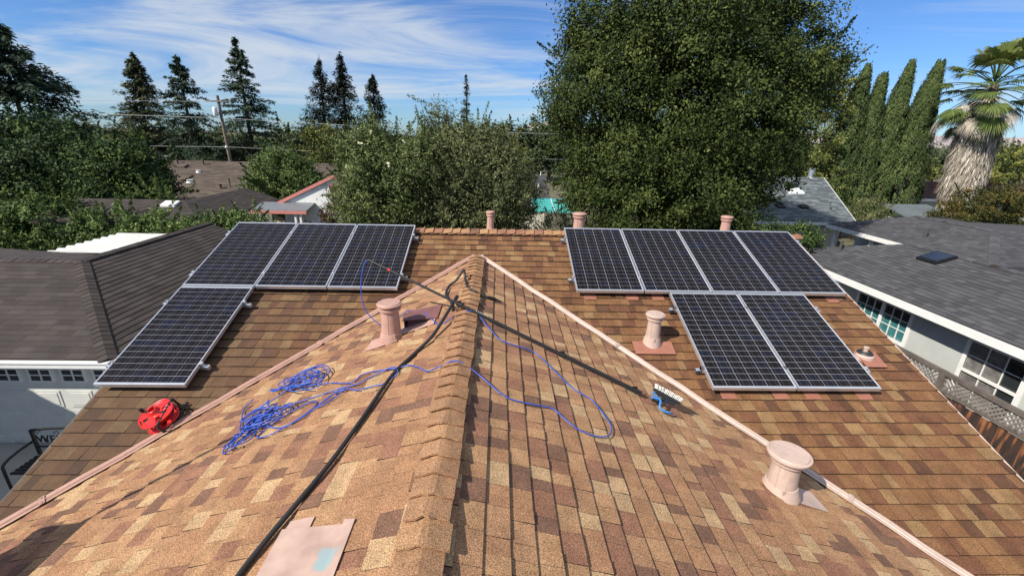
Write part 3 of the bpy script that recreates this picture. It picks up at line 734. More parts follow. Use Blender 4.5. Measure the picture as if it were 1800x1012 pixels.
hb = MB()
for k in range(4):
    o = bc + ax * (-.09 + k * .055) + bs * -.046 - bu * .004
    hb.tube(smooth_path([o + bs * .012 + bu * .005, o - bs * .018 - bu * .012, o - ax * .03 - bs * .012 - bu * .035, pb + pd * .06 + V3(0, 0, .03 - .006 * k), pb - pd * .02 + V3(0, 0, .01)], 5), .0078, 7)
hb.tube(smooth_path([pb + pd * .02 + V3(0, 0, .03), pb + V3(.05, -.07, .03), pb + V3(.03, -.13, -.02), pb + V3(.10, -.16, -.045), pb + V3(.16, -.13, -.075)], 6), .010, 8)
hb.build('spray_tube', m_hoseb, pole, smooth=True)
MB().tube([pb, pb + pd * .05, bc - bu * .02], [.022, .020, .016], 10).build('neck', m_black, pole, smooth=40)

# blue hose: from the pole end, behind the vent, over the ridge, a loop on the right slope and back to two tangles on the left
def pL(x, y, l=.012): return plane_l(x, y, l + .017)
HA = [pe, pe + V3(-.05, -.01, -.06), pe + V3(-.09, -.06, -.30), pe + V3(-.04, -.10, -.58), V3(-1.24, 4.55, 4.30), V3(-1.28, 4.75, 4.28), V3(-1.16, 4.95, 4.33), V3(-1.06, 4.90, 4.40), (-.842, 4.62, 4.49), (-.70, 4.38, 4.50), (-.60, 4.20, 4.525), (-.449, 4.273, 4.60), (-.316, 4.261, 4.66), (-.221, 4.285, 4.62)]
HB = [V3(0, 0, .014) + V3(*q_) for q_ in [(-.146, 4.189, 4.56), (-.054, 4.027, 4.525), (.033, 3.899, 4.49), (.175, 3.881, 4.442), (.346, 3.886, 4.38), (.477, 3.744, 4.33), (.593, 3.554, 4.287), (.704, 3.398, 4.246), (.847, 3.317, 4.193), (.914, 3.151, 4.169), (.947, 2.997, 4.156), (.905, 2.869, 4.172), (.834, 2.808, 4.198), (.737, 2.782, 4.234), (.627, 2.804, 4.274), (.539, 2.880, 4.307), (.444, 2.972, 4.342), (.303, 2.942, 4.394), (.143, 2.915, 4.453), (.032, 2.945, 4.494), (-.106, 3.078, 4.545), (-.225, 3.154, 4.600), (-.343, 3.176, 4.652), (-.464, 3.206, 4.585), (-.571, 3.190, 4.545), (-.677, 3.332, 4.50), (-.783, 3.439, 4.461), (-.877, 3.449, 4.426), (-1.049, 3.517, 4.362), (-1.222, 3.563, 4.299), (-1.286, 3.464, 4.275), (-1.420, 3.514, 4.226), (-1.56, 3.60, 4.175)]]
hr = random.Random(11)
def coil(cx, cy, n, ra, rb_, ang, sx, sy, lift):
    out = []
    for k in range(n):
        ox, oy = hr.gauss(0, sx), hr.gauss(0, sy); a1 = ra * hr.uniform(.6, 1.3); b1 = rb_ * hr.uniform(.55, 1.4); th = ang + hr.uniform(-.6, .6); ph = hr.uniform(0, 2 * PI)
        for i in range(7):
            t = ph + i / 7 * 2 * PI; x, y = a1 * math.cos(t), b1 * math.sin(t)
            out.append(pL(cx + ox + x * math.cos(th) - y * math.sin(th), cy + oy + x * math.sin(th) + y * math.cos(th), lift + hr.uniform(0, .055)))
    return out
HC = coil(-1.92, 3.83, 10, .23, .12, -.35, .07, .04, .02)
HD = [pL(-2.1, 3.70), pL(-2.2, 3.62)] + coil(-2.13, 3.42, 4, .11, .10, -.3, .02, .03, .015)
HE = coil(-1.98, 3.24, 6, .15, .11, .5, .05, .05, .015) + [pL(-1.78, 3.05), pL(-1.60, 3.14), pL(-1.55, 3.28), pL(-1.66, 3.34), pL(-1.85, 3.20), pL(-1.95, 3.02), pL(-1.80, 2.99), pL(-1.58, 3.13)]
HF = [pL(-1.47, 3.27, .02), pL(-1.40, 3.38, .015), pL(-1.33, 3.36, .02), pL(-1.42, 3.24), pL(-1.52, 3.20), pL(-1.44, 3.33, .02), pL(-1.30, 3.36), pL(-1.20, 3.28), pL(-1.05, 3.26), pL(-.96, 3.24), pL(-.86, 3.33, .02), pL(-.92, 3.47, .03), pL(-1.08, 3.47), pL(-1.23, 3.40), pL(-1.36, 3.42), pL(-1.60, 3.42), pL(-1.85, 3.42), pL(-2.05, 3.46), pL(-2.2, 3.52), pL(-2.12, 3.36)]
HG = coil(-2.06, 3.10, 5, .13, .07, .9, .04, .05, .012) + [pL(-2.20, 3.2), pL(-2.36, 3.50), pL(-2.43, 3.66), pL(-2.38, 3.74, .05)]
hose = thing('blue_hose', 'thin blue hose lying in tangled coils on the left slope and looping over the ridge', 'hose', (-1.5, 3.5, 4.1))
hp = smooth_path(HA + HB + HC + HD + HE + HF + HG, 6)
MB().tube(hp, .0054, 6).build('tube', m_hose, hose, smooth=True)
# black hose, foreground length with raised end
bh = thing('black_hose', 'thick black hose running up the left slope from the foreground to the ridge', 'hose', (-1.29, 1.55, 4.27))
b1 = [pL(-1.30, 1.0, .022), pL(-1.30, 1.40, .022), pL(-1.274, 1.64, .022), pL(-1.219, 1.855, .022), pL(-1.152, 2.068, .022), pL(-1.069, 2.359, .022), pL(-.988, 2.789, .022), pL(-.90, 3.333, .022), V3(-.761, 3.659, 4.481), V3(-.63, 3.865, 4.559), V3(-.55, 4.124, 4.629), V3(-.486, 4.363, 4.692), V3(-.45, 4.50, 4.726)]
sp_ = smooth_path(b1, 6); MB().tube(sp_, .0165, 10).build('tube', m_rubber, bh, smooth=True)
MB().tube([sp_[-1] - unit(sp_[-1] - sp_[-4]) * .05, sp_[-1] + unit(sp_[-1] - sp_[-4]) * .012], [.0205, .0205], 10).build('end_sleeve', m_black, bh, smooth=40)
b2 = [(-.50, 4.50, 4.575), (-.55, 4.80, 4.56), (-.606, 4.963, 4.545), (-.651, 5.169, 4.528), (-.634, 5.409, 4.545), (-.564, 5.463, 4.59), (-.505, 5.48, 4.665), (-.454, 5.513, 4.734), (-.430, 5.38, 4.72), (-.418, 5.315, 4.67), (-.374, 5.096, 4.645), (-.293, 4.912, 4.65), (-.205, 4.906, 4.605), (-.103, 4.913, 4.57)]
bh2 = thing('short_black_hose', 'short black hose bent in an upright kink on the front ridge near its far end', 'hose', (-.45, 5.0, 4.6))
MB().tube(smooth_path(b2, 6), .0155, 10).build('tube', m_rubber, bh2, smooth=True)
MB().tube([(-.115, 4.912, 4.575), (-.03, 4.925, 4.545), (-.02, 4.926, 4.541), (.05, 4.93, 4.515)], [.021, .021, .014, .006], 10).build('nozzle', m_black, bh2, smooth=40)
# red hose reel lying at the left valley
reel = thing('hose_reel', 'red plastic hose reel with black frame lying beside the left roof valley', 'hose reel', (-3.38, 3.84, 3.55))
rc = V3(-3.42, 3.84, 3.655); az = unit(V3(-.22, -.40, .90)); axx = unit(np.cross((0, 1, 0), az)); ayy = np.cross(az, axx); RR = np.stack([axx, ayy, az], 1)
def disc(o, R_, th, name):
    mb = MB(); k = 40; V = []
    for rr, hh in ((R_, 0), (R_ * 1.0, th)):
        for j in range(k):
            a = 2 * PI * j / k; V.append(o + axx * rr * math.cos(a) * (1 + .05 * math.cos(4 * a)) + ayy * rr * math.sin(a) * (1 + .05 * math.cos(4 * a)) + az * hh)
    for hh in (0, th):                                        # spoked web: inner ring
        for j in range(k):
            a = 2 * PI * j / k; V.append(o + axx * R_ * .42 * math.cos(a) + ayy * R_ * .42 * math.sin(a) + az * hh)
    F = []
    for j in range(k):
        j2 = (j + 1) % k
        F.append((j, j2, k + j2, k + j)); solid = (j % 10) not in (3, 4, 5)
        if solid: F.append((k + j, k + j2, 3 * k + j2, 3 * k + j)); F.append((j2, j, 2 * k + j, 2 * k + j2))
    mb.add(V, F)
    V2 = [];
    for rr in (R_ * 1.06, R_ * .86):                           # raised rim
        pts = [o + axx * rr * math.cos(2 * PI * j / k) * (1 + .05 * math.cos(8 * PI * j / k)) + ayy * rr * math.sin(2 * PI * j / k) * (1 + .05 * math.cos(8 * PI * j / k)) + az * th * .6 for j in range(k)]
        mb.tube(pts, .0075, 6, closed=True)
    mb.lathe([(R_ * .44, -.002), (R_ * .44, th + .004), (R_ * .2, th + .006), (R_ * .2, -.002)], o, 24, RR)
    return mb.build(name, m_red, reel, smooth=35)
disc(rc + az * .030, .150, .010, 'side_disc'); disc(rc - az * .065, .150, .010, 'side_disc')
MB().lathe([(.062, -.085), (.062, .035)], rc, 24, RR).build('hub', m_red, reel, smooth=40)
MB().lathe([(.058, .045), (.040, .085), (.034, .087), (.030, .05)], rc + axx * -.02 + ayy * .02, 24, RR).build('crank_boss', m_red, reel, smooth=40)
fr = MB()
for s_ in (-1, 1):
    o = rc + axx * .10 + ayy * .0
    fr.tube(smooth_path([o + az * (.055 * s_ - .02) + ayy * -.17, o + az * (.055 * s_ - .02), o + az * (.055 * s_ - .02) + ayy * .15], 4), .012, 8)
for e in (-.17, .15): fr.tube([rc + axx * .10 + ayy * e + az * -.075, rc + axx * .10 + ayy * e + az * .035], .011, 8)
fr.tube([rc + az * .042 + axx * -.02, rc + az * .042 + axx * .11], .012, 8)
fr.tube([rc + az * .046 + axx * -.02, rc + az * .05 + axx * -.15 + ayy * .05], .012, 8)
fr.build('frame', m_black, reel, smooth=40)
MB().tube([rc + az * .05 + axx * -.15 + ayy * .05, rc + az * .10 + axx * -.15 + ayy * .05], .016, 10).build('crank_handle', m_black, reel, smooth=40)
MB().tube([rc + axx * .13 + ayy * -.22 + az * -.12, rc + axx * .13 + ayy * .20 + az * -.12], .014, 8).build('stand_bar', m_black, reel, smooth=40)

# ================================================================== GARAGE / LEFT NEIGHBOUR
gar = thing('garage_house', 'house with dark brown hipped roof and white panelled garage door on the left', 'house', (-9.8, 9, 0))
GX, GY, GZ = -7.08, 7.26, 2.40; gs = .355; apx, apy, apz = -9.80, 10.15, 3.42
gsx = (apz - GZ) / (GX - apx); gsy = (apz - GZ) / (apy - GY)
dk = MB()
dk.prism([(GX, GY, GZ - .012), (apx, apy, apz - .012), (-22, apy, apz - .012), (-22, GY, GZ - .012)], (0, 0, -.10))
dk.prism([(GX, GY, GZ - .012), (GX, 14.9, GZ - .012), (apx, 14.9, apz - .012), (apx, apy, apz - .012)], (0, 0, -.10))
dk.prism([(apx, apy, apz - .012), (apx, 14.9, apz - .012), (apx - .9, 14.9, apz - .35), (apx - .9, apy + .9, apz - .35)], (0, 0, -.10))
dk.build('roof', m_brown, gar)
gt = []
sxl = math.hypot(1, gsx); syl = math.hypot(1, gsy)
Rf = planes_of([(-22, 0), (apx, 0), (GX, (apy - GY) * syl), (-22, (apy - GY) * syl)])
for t in shingles((0, apy, apz), (1, 0, 0), (0, -1 / syl, -gsy / syl), Rf, (-16, GX), (0, (apy - GY) * syl), .145, (.30, .34), .006, two_layer=False): gt.append((t, m_brown))
Rr = planes_of([(apy, 0), (14.9, 0), (14.9, (GX - apx) * sxl), (GY, (GX - apx) * sxl)])
for t in shingles((apx, 0, apz), (0, 1, 0), (1 / sxl, 0, -gsx / sxl), Rr, (GY, 17), (0, (GX - apx) * sxl), .145, (.30, .34), .012, two_layer=False): gt.append((t, m_brown))
# flatter back slope seen over the front ridge
bz = lambda y_: apz - .012 - .2 * (y_ - apy)
dk2 = MB(); dk2.prism([(-22, apy, bz(apy)), (apx, apy, bz(apy)), (-10.55, 11.85, bz(11.85)), (-16, 14.1, bz(14.1)), (-22, 16.6, bz(16.6))], (0, 0, -.1)); dk2.build('back_slope', m_brown, gar)
Ro = planes_of([(-22, 0), (apx, 0), (-10.55, 1.7 * 1.02), (-16, 3.95 * 1.02), (-22, 6.45 * 1.02)])
for t in shingles((0, apy, apz), (1, 0, 0), (0, 1, -.2), Ro, (-17, apx), (0, 5), .145, (.30, .34), .010, two_layer=False): gt.append((t, m_brown))
lay(gt, gar, 300)
def strip_caps(a, b, wd, n, mat, parent, hgt=.03, jit=.006):
    a, b = np.array(a, float), np.array(b, float); d = unit(b - a); sd = unit(np.cross(d, (0, 0, 1))); L = np.linalg.norm(b - a) / n
    for i in range(n):
        o = a + d * L * i; V = []
        for e, lf in ((0, 0), (1.12, .012)):
            for q, dz in ((-1, -.30), (0, 0), (1, -.30)):
                V.append(o + d * L * e + sd * wd * q + V3(0, 0, hgt + lf + dz * wd + random.uniform(-jit, jit) * .5))
        W_ = [v - V3(0, 0, .012) for v in V]
        MB().add(V + W_, [(0, 1, 4, 3), (1, 2, 5, 4), (6, 9, 10, 7), (7, 10, 11, 8), (3, 4, 10, 9), (4, 5, 11, 10), (0, 3, 9, 6), (2, 8, 11, 5)], random.random()).build('ridge_cap', mat, parent)
strip_caps((apx, apy, apz), (GX, GY, GZ), .14, 26, m_brown, gar)
strip_caps((apx, 14.9, apz), (apx, apy, apz), .13, 40, m_brown, gar)
strip_caps((-15, apy, apz), (apx, apy, apz), .12, 28, m_brown, gar, .012)
mb = MB()                                                       # gutter and fascia
mb.bb((-22, GY - .10, GZ - .13), (GX + .05, GY - .005, GZ - .02)); mb.bb((-22, GY - .12, GZ - .035), (GX + .07, GY - .10, GZ - .012)); mb.bb((GX + .0, GY, GZ - .13), (GX + .05, 14.9, GZ - .02))
mb.build('gutter', m_white, gar)
m_wallw = pmat('warm_white_wall', (.60, .60, .55), .7, 0, .05)
wl = MB(); DX0, DX1 = -11.45, -6.58
WYG = GY + .30
wl.bb((-22, WYG, 0), (-12.1, WYG + .12, GZ - .06)); wl.bb((-12.1, WYG, 2.16), (-7.26, WYG + .12, GZ - .06)); wl.bb((-7.26, WYG, 0), (-7.16, WYG + .12, GZ - .06))
wl.bb((-7.28, WYG + .12, 0), (-7.16, 14.5, GZ - .06)); wl.build('wall', m_wallw, gar)
door = MB(); dy = WYG + .06
door.bb((-12.1, dy, 0), (-7.26, dy + .05, 2.16))
m_door = m_wallw
PWd = 4.84 / 8
for r_ in range(3):
    for c_ in range(8):
        x0 = -12.1 + PWd * c_ + .07; x1 = x0 + PWd - .14; z0 = .10 + r_ * .53; z1 = z0 + .36
        door.bb((x0, dy - .014, z0), (x1, dy, z1)); door.bb((x0 + .05, dy - .024, z0 + .05), (x1 - .05, dy - .014, z1 - .05))
for z_ in (.53, 1.06, 1.59): door.bb((-12.1, dy - .006, z_ - .004), (-7.26, dy, z_ + .004))
gd = door.build('garage_door', m_door, gar)
for c_ in range(8):
    x0 = -12.1 + PWd * c_ + .075; x1 = x0 + PWd - .15; z0, z1 = 1.72, 2.02
    f = MB()
    f.bb((x0, dy - .03, z0), (x0 + .03, dy, z1)); f.bb((x1 - .03, dy - .03, z0), (x1, dy, z1)); f.bb((x0 + .03, dy - .03, z0), (x1 - .03, dy, z0 + .03)); f.bb((x0 + .03, dy - .03, z1 - .03), (x1 - .03, dy, z1))
    f.bb(((x0 + x1) / 2 - .012, dy - .024, z0 + .03), ((x0 + x1) / 2 + .012, dy, z1 - .03)); f.bb((x0 + .03, dy - .022, (z0 + z1) / 2 - .012), ((x0 + x1) / 2 - .012, dy, (z0 + z1) / 2 + .012)); f.bb(((x0 + x1) / 2 + .012, dy - .022, (z0 + z1) / 2 - .012), (x1 - .03, dy, (z0 + z1) / 2 + .012))
    f.build('door_window', m_white, gd)
    MB().bb((x0 + .031, dy - .010, z0 + .031), (x1 - .031, dy - .002, z1 - .031)).build('pane', m_glass, gd)
mb = MB(); mb.bb((-7.36, dy - .05, 1.30), (-7.27, dy, 1.60)); mb.bb((-7.355, dy - .09, 1.62), (-7.30, dy, 1.74)); mb.build('downspout_bracket', m_white, gar)
# wing added outside the frame to throw the slanting shade on the door
ww = MB(); rk_ = lambda y: 5.28 + .486 * (5.03 - y)
ww.prism([(-12.4, 1.4, rk_(1.4)), (-12.4, 7.0, rk_(7.0)), (-20, 7.0, rk_(7.0)), (-20, 1.4, rk_(1.4))], (0, 0, -.15)); ww.prism([(-12.4, 1.4, rk_(1.4)), (-20, 1.4, rk_(1.4)), (-20, -4.2, rk_(7.0)), (-12.4, -4.2, rk_(7.0))], (0, 0, -.15))
ww.prism([(-12.55, 6.6, 0), (-12.55, 6.6, rk_(6.6) - .2), (-12.55, 1.4, rk_(1.4) - .2), (-12.55, -3.8, rk_(6.6) - .2), (-12.55, -3.8, 0)], (-7, 0, 0)); ww.build('added_shade_wing', m_brown, gar)
# corrugated patio cover
pc_ = thing('patio_cover', 'white corrugated metal patio cover behind the dark brown garage roof', 'patio cover', (-13, 15.5, 0))
cv = MB(); N_ = 160
for i in range(N_):
    y0 = 13.35 + 2.85 * i / N_; h0 = .035 * math.sin(i * 2 * PI / 18); h1 = .035 * math.sin((i + 1) * 2 * PI / 18); y1 = 13.35 + 2.85 * (i + 1) / N_
    cv.add([(-13.85, y0, 2.74 + h0), (-10.75, y0, 2.74 + h0), (-10.75, y1, 2.74 + h1), (-13.85, y1, 2.74 + h1)], [(0, 1, 2, 3)])
o = cv.build('corrugated_sheet', pmat('chalky_white_metal', (.50, .50, .47), .6, 0, .1, 2), pc_); so = o.modifiers.new('t', 'SOLIDIFY'); so.thickness = .012
mb = MB(); mb.bb((-13.85, 16.1, 2.56), (-10.8, 16.2, 2.68)); mb.bb((-13.85, 13.4, 2.56), (-10.8, 13.48, 2.68)); mb.build('beam', m_white, pc_)
for x_, y_ in ((-13.75, 13.44), (-13.75, 16.15), (-11.2, 16.15)): MB().bb((x_ - .05, y_ - .03, 0), (x_ + .05, y_ + .03, 2.56)).build('post', m_white, pc_)
# iron bench
BX, BY, BZ0 = -7.72, 6.74, .32
bn = thing('garden_bench', 'black cast iron bench with scrollwork back reading WELCOME before the garage door', 'bench', (BX, BY, BZ0))
st = MB()
for k in range(6): st.bb((BX - .58, BY - .52 + k * .08, .43), (BX + .58, BY - .47 + k * .08, .455))
st.build('seat', m_iron, bn)
bk = MB(); y_ = BY + .02
for s_ in (-1, 1): bk.bb((BX + s_ * .60 - .025, y_ - .02, .42), (BX + s_ * .60 + .025, y_ + .02, .94))
arc = [(BX - .60 + 1.2 * t, y_, .93 + .05 * math.sin(PI * t)) for t in np.linspace(0, 1, 15)]
bk.tube(arc, .024, 8); bk.tube([(BX - .58, y_, .58), (BX + .58, y_, .58)], .016, 8)
for k in range(10):
    c0 = BX - .50 + k * .11; zz = .62 + .06 * (k % 2) if k % 3 else .86
    sp = [(c0 + (.055 - .0035 * i) * math.cos(i * .55 + k), y_, zz + .03 + (.055 - .0035 * i) * math.sin(i * .55 + k)) for i in range(14)]
    bk.tube(sp, .006, 5)
bk.build('backrest', m_iron, bn)
fc = bpy.data.curves.new('lettering', 'FONT'); fc.body = 'WELCOME'; fc.size = .22; fc.align_x = 'CENTER'; fc.extrude = .006; fc.space_character = 1.05
fo = bpy.data.objects.new('lettering', fc); fo.data.materials.append(m_iron); 
dg = bpy.context.evaluated_depsgraph_get(); COL.objects.link(fo); dg.update(); lm = bpy.data.meshes.new_from_object(fo.evaluated_get(dg)); COL.objects.unlink(fo); bpy.data.objects.remove(fo)
lm.materials.clear(); lm.materials.append(m_iron); fo = bpy.data.objects.new('lettering', lm); fo.matrix_basis = Matrix.Translation((BX, y_ - .012, .68)) @ Matrix.Rotation(PI / 2, 4, 'X'); link(fo, bn)
for s_ in (-1, 1):
    MB().tube(smooth_path([(BX + s_ * .60, y_, .72), (BX + s_ * .61, BY - .30, .70), (BX + s_ * .61, BY - .52, .64), (BX + s_ * .60, BY - .56, .50), (BX + s_ * .60, BY - .56, .0)], 5), .022, 8).build('arm_rest', m_iron, bn, smooth=True)
    MB().tube([(BX + s_ * .60, y_, .42), (BX + s_ * .60, y_ + .08, 0)], .022, 8).build('leg', m_iron, bn)
for ch in bn.children: ch.location.z += BZ0
# ================================================================== RIGHT NEIGHBOUR
nb = thing('neighbour_house', 'grey stucco house with charcoal shingle hip roof and white trim on the right', 'house', (12.5, 8, 0))
EX, EZ, RX_, RZ_ = 10.05, 2.80, 12.49, 3.612; ns = (RZ_ - EZ) / (RX_ - EX); nl = math.hypot(1, ns)
YF, YN = 14.95, -6.0; YR = YF - (RX_ - EX)
nt_ = []
P1 = planes_of([(YN, 0), (YR, 0), (YF, (RX_ - EX) * nl), (YN, (RX_ - EX) * nl)])
for t in shingles((RX_, 0, RZ_), (0, 1, 0), (-1 / nl, 0, -ns / nl), P1, (1.5, YF), (0, (RX_ - EX) * nl), .145, (.12, .30), .012, two_layer=True): nt_.append((t, m_grey))
dk = MB(); dz = V3(0, 0, -.012)
dk.prism([V3(EX, YN, EZ) + dz, V3(EX, YF, EZ) + dz, V3(RX_, YR, RZ_) + dz, V3(RX_, YN, RZ_) + dz], (0, 0, -.12))
dk.prism([V3(EX, YF, EZ) + dz, V3(2 * RX_ - EX, YF, EZ) + dz, V3(RX_, YR, RZ_) + dz], (0, 0, -.12))
dk.prism([V3(RX_, YR, RZ_) + dz, V3(2 * RX_ - EX, YF, EZ) + dz, V3(2 * RX_ - EX, YN, EZ) + dz, V3(RX_, YN, RZ_) + dz], (0, 0, -.12))
# rear wing
AX, A0, A1, BZ = 15.85, 13.0, 20.5, 2.80; BRX, BRZ = 18.02, 3.56; bs_ = (BRZ - BZ) / (BRX - AX); bl = math.hypot(1, bs_)
Yh0 = A0 + (BRX - AX); Yh1 = A1 - (BRX - AX)
dk.prism([V3(AX, A0, BZ) + dz, V3(AX, A1, BZ) + dz, V3(BRX, Yh1, BRZ) + dz, V3(BRX, Yh0, BRZ) + dz], (0, 0, -.12))
dk.prism([V3(AX, A0, BZ) + dz, V3(BRX, Yh0, BRZ) + dz, V3(30, Yh0, BRZ) + dz, V3(30, A0, BZ) + dz], (0, 0, -.12))
dk.prism([V3(AX, A1, BZ) + dz, V3(BRX, Yh1, BRZ) + dz, V3(20.2, A1, BZ) + dz], (0, 0, -.12))
dk.prism([V3(BRX, Yh0, BRZ) + dz, V3(BRX, Yh1, BRZ) + dz, V3(20.2, A1, BZ) + dz, V3(30, A1, BZ) + dz, V3(30, Yh0, BRZ) + dz], (0, 0, -.12))
dk.build('roof', m_grey, nb)
P2 = planes_of([(A0, (BRX - AX) * bl), (Yh0, 0), (Yh1, 0), (A1, (BRX - AX) * bl)])
for t in shingles((BRX, 0, BRZ), (0, 1, 0), (-1 / bl, 0, -bs_ / bl), P2, (A0, A1), (0, (BRX - AX) * bl), .145, (.14, .32), .012): nt_.append((t, m_grey))
P3 = planes_of([(AX, (BRX - AX) * bl), (BRX, 0), (27, 0), (27, (BRX - AX) * bl)])
for t in shingles((0, Yh0, BRZ), (1, 0, 0), (0, -1 / bl, -bs_ / bl), P3, (AX, 27), (0, (BRX - AX) * bl), .145, (.14, .32), .012): nt_.append((t, m_grey))
lay(nt_, nb, 300)
strip_caps((RX_, YR, RZ_), (EX, YF, EZ), .12, 18, m_grey, nb, .02); strip_caps((RX_, 3, RZ_), (RX_, YR, RZ_), .12, 46, m_grey, nb, .02)
strip_caps((BRX, Yh0, BRZ), (AX, A0, BZ), .13, 16, m_grey, nb, .03); strip_caps((BRX, Yh0, BRZ), (BRX, Yh1, BRZ), .12, 20, m_grey, nb, .02)
fa = MB(); fa.bb((EX - .03, YN, EZ - .20), (EX + .01, YF + .03, EZ - .022)); fa.bb((AX - .03, A0, BZ - .2), (AX + .01, A1 + .03, BZ - .022)); fa.bb((EX + .01, YF - .01, EZ - .2), (14.9, YF + .03, EZ - .022)); fa.build('fascia', m_white, nb)
NWX = 10.60
wins = [(10.05, 11.72, 1.53, 2.34, 2), (7.42, 8.52, .95, 2.34, 1), (3.2, 4.6, 1.3, 2.3, 1)]
wl = MB()
edges = [YN]
for (a_, b_2, z0, z1, n_2) in sorted(wins): edges += [a_, b_2]
edges.append(YF - .5)
for i in range(0, len(edges), 2): wl.bb((NWX, edges[i], 0), (NWX + .15, edges[i + 1], EZ - .14))
for (a_, b_2, z0, z1, n_2) in wins: wl.bb((NWX, a_, 0), (NWX + .15, b_2, z0)); wl.bb((NWX, a_, z1), (NWX + .15, b_2, EZ - .14))
wl.bb((NWX + .15, YF - .65, 0), (14.4, YF - .5, EZ - .14)); wl.build('wall', m_stucco, nb); wl = MB(); wl.bb((AX + .5, A0 + .5, 0), (AX + .62, A1 - 3.2, BZ - .14)); wl.bb((AX + 1.6, A1 - 3.2, 0), (AX + 1.72, A1, BZ - .14))
wl.build('wall', m_stucco, nb)
for x_, y_ in ((AX + .3, A1 - .3), (AX + .3, A1 - 2.4)): MB().bb((x_ - .06, y_ - .06, 0), (x_ + .06, y_ + .06, BZ - .14)).build('post', m_white, nb)
sf = MB(); sf.bb((EX + .012, YN, EZ - .150), (NWX, YF - .5, EZ - .135)); sf.build('soffit', m_stucco, nb)
m_curtp = pmat('pane_with_grey_curtain', (.17, .16, .15), .12, 0, .35, 9, coat=.6); m_tealp = pmat('pane_with_teal_blind', (.045, .17, .175), .1, 0, .2, 4, coat=.6)
for (a_, b_2, z0, z1, n_2) in wins:
    f = MB(); t_ = .085
    x0, x1 = NWX - .025, NWX + .02
    f.bb((x0, a_ - t_, z0 - t_), (x1, a_, z1 + t_)); f.bb((x0, b_2, z0 - t_), (x1, b_2 + t_, z1 + t_)); f.bb((x0, a_, z1), (x1, b_2, z1 + t_)); f.bb((x0 - .03, a_, z0 - t_), (x1, b_2, z0))
    step = (b_2 - a_) / n_2; 
    for k in range(1, n_2): f.bb((x0 + .005, a_ + k * step - .04, z0), (x1, a_ + k * step + .04, z1))
    hung = n_2 == 1
    zm = (z0 + z1) / 2
    if hung: f.bb((x0 + .004, a_, zm - .03), (x1, b_2, zm + .03))
    cells = []
    for k in range(n_2):
        ya, yb = a_ + k * step + (.04 if k else 0), a_ + (k + 1) * step - (.04 if k < n_2 - 1 else 0)
        rows = [(z0, zm - .03), (zm + .03, z1)] if hung else [(z0, z1)]
        for (za, zb) in rows:
            nr, ncol = (2, 3) if hung else (3, 3)
            for i in range(nr):
                for j in range(ncol): cells.append((ya + (yb - ya) * j / ncol, ya + (yb - ya) * (j + 1) / ncol, za + (zb - za) * i / nr, za + (zb - za) * (i + 1) / nr))
            for i in range(1, nr): zz = za + (zb - za) * i / nr; f.bb((NWX + .012, ya, zz - .008), (NWX + .030, yb, zz + .008))
            for j in range(1, ncol): yy = ya + (yb - ya) * j / ncol; f.bb((NWX + .010, yy - .008, za), (NWX + .032, yy + .008, zb))
    wo = f.build('window', m_white, nb)
    for (ya, yb, za, zb) in cells: MB().bb((NWX + .034, ya, za), (NWX + .040, yb, zb)).build('pane', m_tealp if n_2 == 2 and za < z0 + .5 else m_curtp if n_2 == 1 and yb > b_2 - .42 else m_glass, wo)
sk = MB(); zs = lambda x: RZ_ + (x - RX_) * ns
sk.prism([(11.80, 11.02, zs(11.80) + .0), (11.80, 11.62, zs(11.80)), (12.34, 11.62, zs(12.34)), (12.34, 11.02, zs(12.34))], (0, 0, .085)); sk = sk.build('skylight', m_black, nb, label='flat dark skylight on the charcoal roof')
MB().prism([(11.85, 11.07, zs(11.85) + .087), (11.85, 11.57, zs(11.85) + .087), (12.29, 11.57, zs(12.29) + .087), (12.29, 11.07, zs(12.29) + .087)], (0, 0, .012)).build('skylight_pane', m_glass, sk)
for (x_, y_, r_, h_) in ((11.1, 13.55, .045, .30), (17.0, 14.6, .05, .0), (16.6, 16.3, .06, .36)):
    if h_: MB().tube([(x_, y_, EZ + .1), (x_ + .02, y_ - .02, EZ + (x_ - (EX if x_ < 13 else AX)) * .34 + h_)], r_, 10).build('vent_pipe', m_grey, nb)
